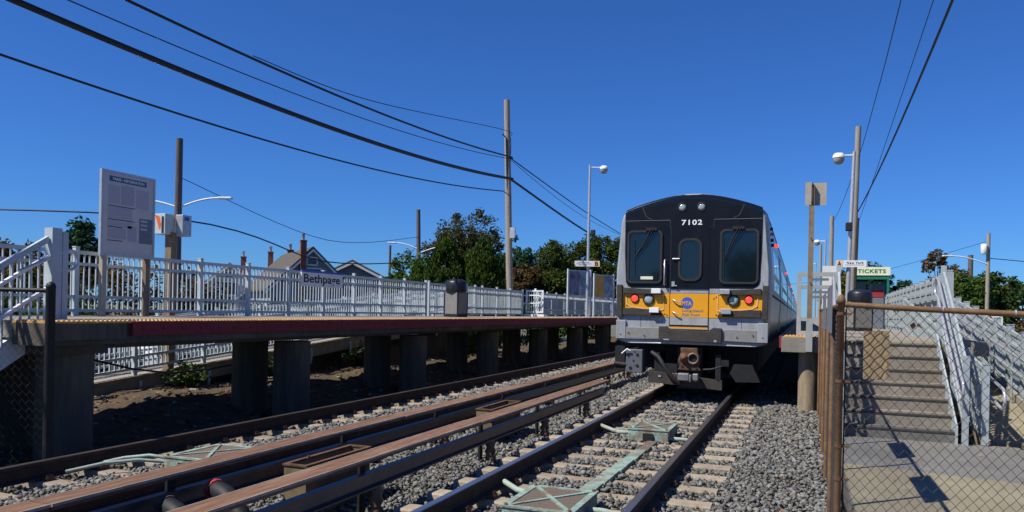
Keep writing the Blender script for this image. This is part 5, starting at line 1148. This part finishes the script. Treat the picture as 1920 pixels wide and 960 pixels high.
# right-hand background
tree('broadleaf_tree', 'tall ragged tree above the long platform fence at right', 8.3, 56.4, -.6, 6.0, [(-.2, 0, 5.2, .75, .7, .8), (1.2, 0, 4.6, .7, .7, .6), (.2, 0, 3.8, 1.0, 1, .8), (1.0, 0, 3.0, 1.5, 1.2, 1.2)], lf_aut, .13, 90, 60, 21, rc=.33)
tree('broadleaf_tree', 'dense green tree left of the dark pole at right', 9.6, 53.2, -.6, 4.9, [(0, 0, 3.3, 1.2, 1.2, 1.4), (.3, 0, 1.6, 1.7, 1.4, 1.5)], lf_green, .13, 130, 70, 22, rc=.4)
tree('broadleaf_tree', 'dense green tree behind the transformer pole', 11.3, 55.4, -.6, 4.8, [(0, 0, 3.2, 1.2, 1.2, 1.4), (0, 0, 1.6, 1.6, 1.4, 1.4)], lf_dark, .13, 120, 70, 23, rc=.4)
tree('broadleaf_tree', 'yellowing tree right of the transformer pole', 13.1, 63.6, -.6, 4.4, [(0, 0, 2.6, 1.1, 1.1, 1.7)], lf_yel, .14, 80, 60, 24, rc=.4)
tree('broadleaf_tree', 'dark green trees at the right edge of the photo', 16.4, 70, -.6, 4.9, [(0, 0, 3.2, 2.0, 1.6, 1.5), (2.5, 0, 3.6, 2.2, 1.8, 1.8)], lf_green, .15, 130, 60, 25, rc=.5)
tree('hedge_bush', 'brown-green bush at the right edge beyond the ramp fence', 13.0, 50, -.6, 1.9, [(0, 0, .9, 1.8, 1.2, 1.1), (2.4, 0, .8, 1.6, 1.2, 1.0)], lf_aut, .11, 90, 60, 26, rc=.35, trunk=.08, cat='bush')
tree('conifer_tree', 'small far conifer right of the tickets sign', 6.6, 77.2, -.6, 5.5, [(0, 0, 3.6, .9, .9, 1.2), (0, 0, 4.7, .5, .5, .8)], lf_pine, .16, 60, 50, 27, rc=.35)
tree('conifer_tree', 'far conifer directly above the middle of the long fence', 8.7, 78, -.6, 5.3, [(0, 0, 3.6, 1.0, .9, 1.2), (0, 0, 4.6, .45, .5, .7)], lf_pine, .16, 60, 50, 28, rc=.35)
tree('broadleaf_tree', 'yellow-green tree behind the New York sign', 3.0, 65, -.6, 5.6, [(0, 0, 3.8, 1.0, 1.0, 1.6), (-.4, 0, 2.8, 1.0, 1, 1.0)], lf_yel, .15, 80, 60, 29, rc=.4)
tree('broadleaf_tree', 'dark green tree rising behind the tickets sign', 5.6, 77, -.6, 6.5, [(0, 0, 4.6, 1.8, 1.4, 1.8)], lf_dark, .16, 80, 60, 30, rc=.45)
# trees across the road behind the viewpoint (seen mirrored in the cab windows)
tree('broadleaf_tree', 'green tree across the road behind the viewpoint, mirrored in the right cab window', -4.6, -42, -.6, 7.2, [(0, 0, 4.6, 2.6, 2.2, 2.4), (1.5, 0, 3.4, 2.2, 2, 2.0)], lf_dark, .24, 110, 50, 31, rc=.7)
tree('broadleaf_tree', 'lower green tree across the road behind the viewpoint, mirrored in the left cab window', -12.6, -44, -.6, 5.6, [(0, 0, 3.6, 2.0, 2.0, 1.8), (-2.5, 0, 2.8, 2.0, 2, 1.4)], lf_dark, .24, 90, 50, 32, rc=.7)

def hedge(label, x0, y0, x1, y1, top, leaf, seed, n=150, z0=-.6, wd=.7):
    g = np.random.default_rng(seed); t = thing('hedge', label, 'hedge', ((x0 + x1) / 2, (y0 + y1) / 2, z0), 'hedges')
    C = []
    for i in range(n):
        k = g.random(); C.append((x0 + (x1 - x0) * k + g.uniform(-wd, wd), y0 + (y1 - y0) * k + g.uniform(-wd, wd), z0 + (top - z0) * (.08 + .88 * g.random()) + .25 * math.sin(k * 17)))
    mb = MB()
    for k in np.linspace(.05, .95, 9): mb.tube([(x0 + (x1 - x0) * k, y0 + (y1 - y0) * k, z0), (x0 + (x1 - x0) * k + .1, y0 + (y1 - y0) * k, top - .5)], [.06, .02], 5)
    part('stems', mb, m_bark, t, kind='stuff'); part('foliage', leaves(C, [.42] * n, 60, .095, leaf, seed=seed), leaf, t)
hedge('dark russet hedge behind the near platform fence, left of the control cabinets', -31, 17, -22, 24.5, 2.9, lf_aut, 41, 190)
hedge('dark green hedge along the street behind the station sign', -25.5, 26, -22.5, 41, 1.7, lf_dark, 42, 190)
hedge('dense green hedge closing the street behind the middle fence run', -21.5, 36, -12, 50, 2.2, lf_green, 43, 260)

# stones, clods and dead leaves strewn on the bank under the left platform
def litter():
    n = 5200; X = rng.uniform(-12.1, -8.3, n); Y = rng.uniform(6.5, 40, n)
    zb = -.52 + .40 * np.clip((-8.6 - X) / 2.2, 0, 1) + .05 * np.sin(Y * 1.7 + X)
    sz = .012 + .055 * rng.random(n) ** 3.5
    base = np.array([[x, y, z] for z in (-1, 1) for y in (-1, 1) for x in (-1, 1)], float)
    V = base[None] * rng.uniform(.3, 1.15, (n, 8, 3)) * np.stack([np.ones(n), rng.uniform(.5, 1, n), rng.uniform(.15, .7, n)], 1)[:, None]
    a = rng.uniform(0, 6.28, n); ca, sa = np.cos(a)[:, None], np.sin(a)[:, None]
    V = np.stack([V[:, :, 0] * ca - V[:, :, 1] * sa, V[:, :, 0] * sa + V[:, :, 1] * ca, V[:, :, 2]], 2)
    V = V * sz[:, None, None] + np.stack([X, Y, zb + sz * .3], 1)[:, None]
    F = np.array([(0, 2, 3, 1), (4, 5, 7, 6), (0, 1, 5, 4), (1, 3, 7, 5), (3, 2, 6, 7), (2, 0, 4, 6)])
    FF = (F[None] + (np.arange(n) * 8)[:, None, None]).reshape(-1, 4)
    me = bpy.data.meshes.new('ground_litter'); me.from_pydata(V.reshape(-1, 3).tolist(), [], FF.tolist())
    me.materials.append(M('litter', (.13, .095, .06), .95, var=.4, scale=20, island=.7, col2=(.20, .19, .17), mixlo=.48, mixhi=.55)); me.update()
    o = bpy.data.objects.new('ground_litter', me); COL.objects.link(o)
    tag(o, 'stones, clods and dead leaves strewn over the earth under the left platform', 'litter', kind='stuff')
litter()

# fallen leaves on the ballast, the pavement and the platform
def fallen():
    spots = []
    for n, x0, x1, y0, y1, zf in ((260, -7.6, -5.2, 5, 22, lambda x: float(zbed(np.array(x))) + .03), (110, -.7, .3, 6, 15, lambda x: float(zbed(np.array(x))) + .03), (60, .5, 3.2, 6, 11.7, lambda x: -.058), (90, -1.2, .35, 13, 15.5, lambda x: float(zbed(np.array(x))) + .03), (80, -4.4, -3.2, 5, 14, lambda x: float(zbed(np.array(x))) + .03)):
        for _ in range(n):
            x = rng.uniform(x0, x1); spots.append((x, rng.uniform(y0, y1), zf(x)))
    mb = MB()
    for x, y, z in spots:
        a = rng.uniform(0, 6.28); s_ = rng.uniform(.012, .03); u = Vector((math.cos(a), math.sin(a), rng.uniform(-.3, .3))) * s_; v = Vector((-math.sin(a), math.cos(a), rng.uniform(-.4, .4))) * s_ * .6; c = Vector((x, y, z + .006))
        mb.add([c - u, c + v + Vector((0, 0, .004)), c + u, c - v + Vector((0, 0, .004))], [(0, 1, 2, 3)])
    o = bpy.data.objects.new('fallen_leaves', mb.mesh('fallen_leaves', [M('dead leaf', (.26, .14, .055), .9, var=.3, island=.5)])); COL.objects.link(o)
    tag(o, 'dry brown leaves scattered over the ballast and pavement', 'leaves', kind='stuff')
fallen()
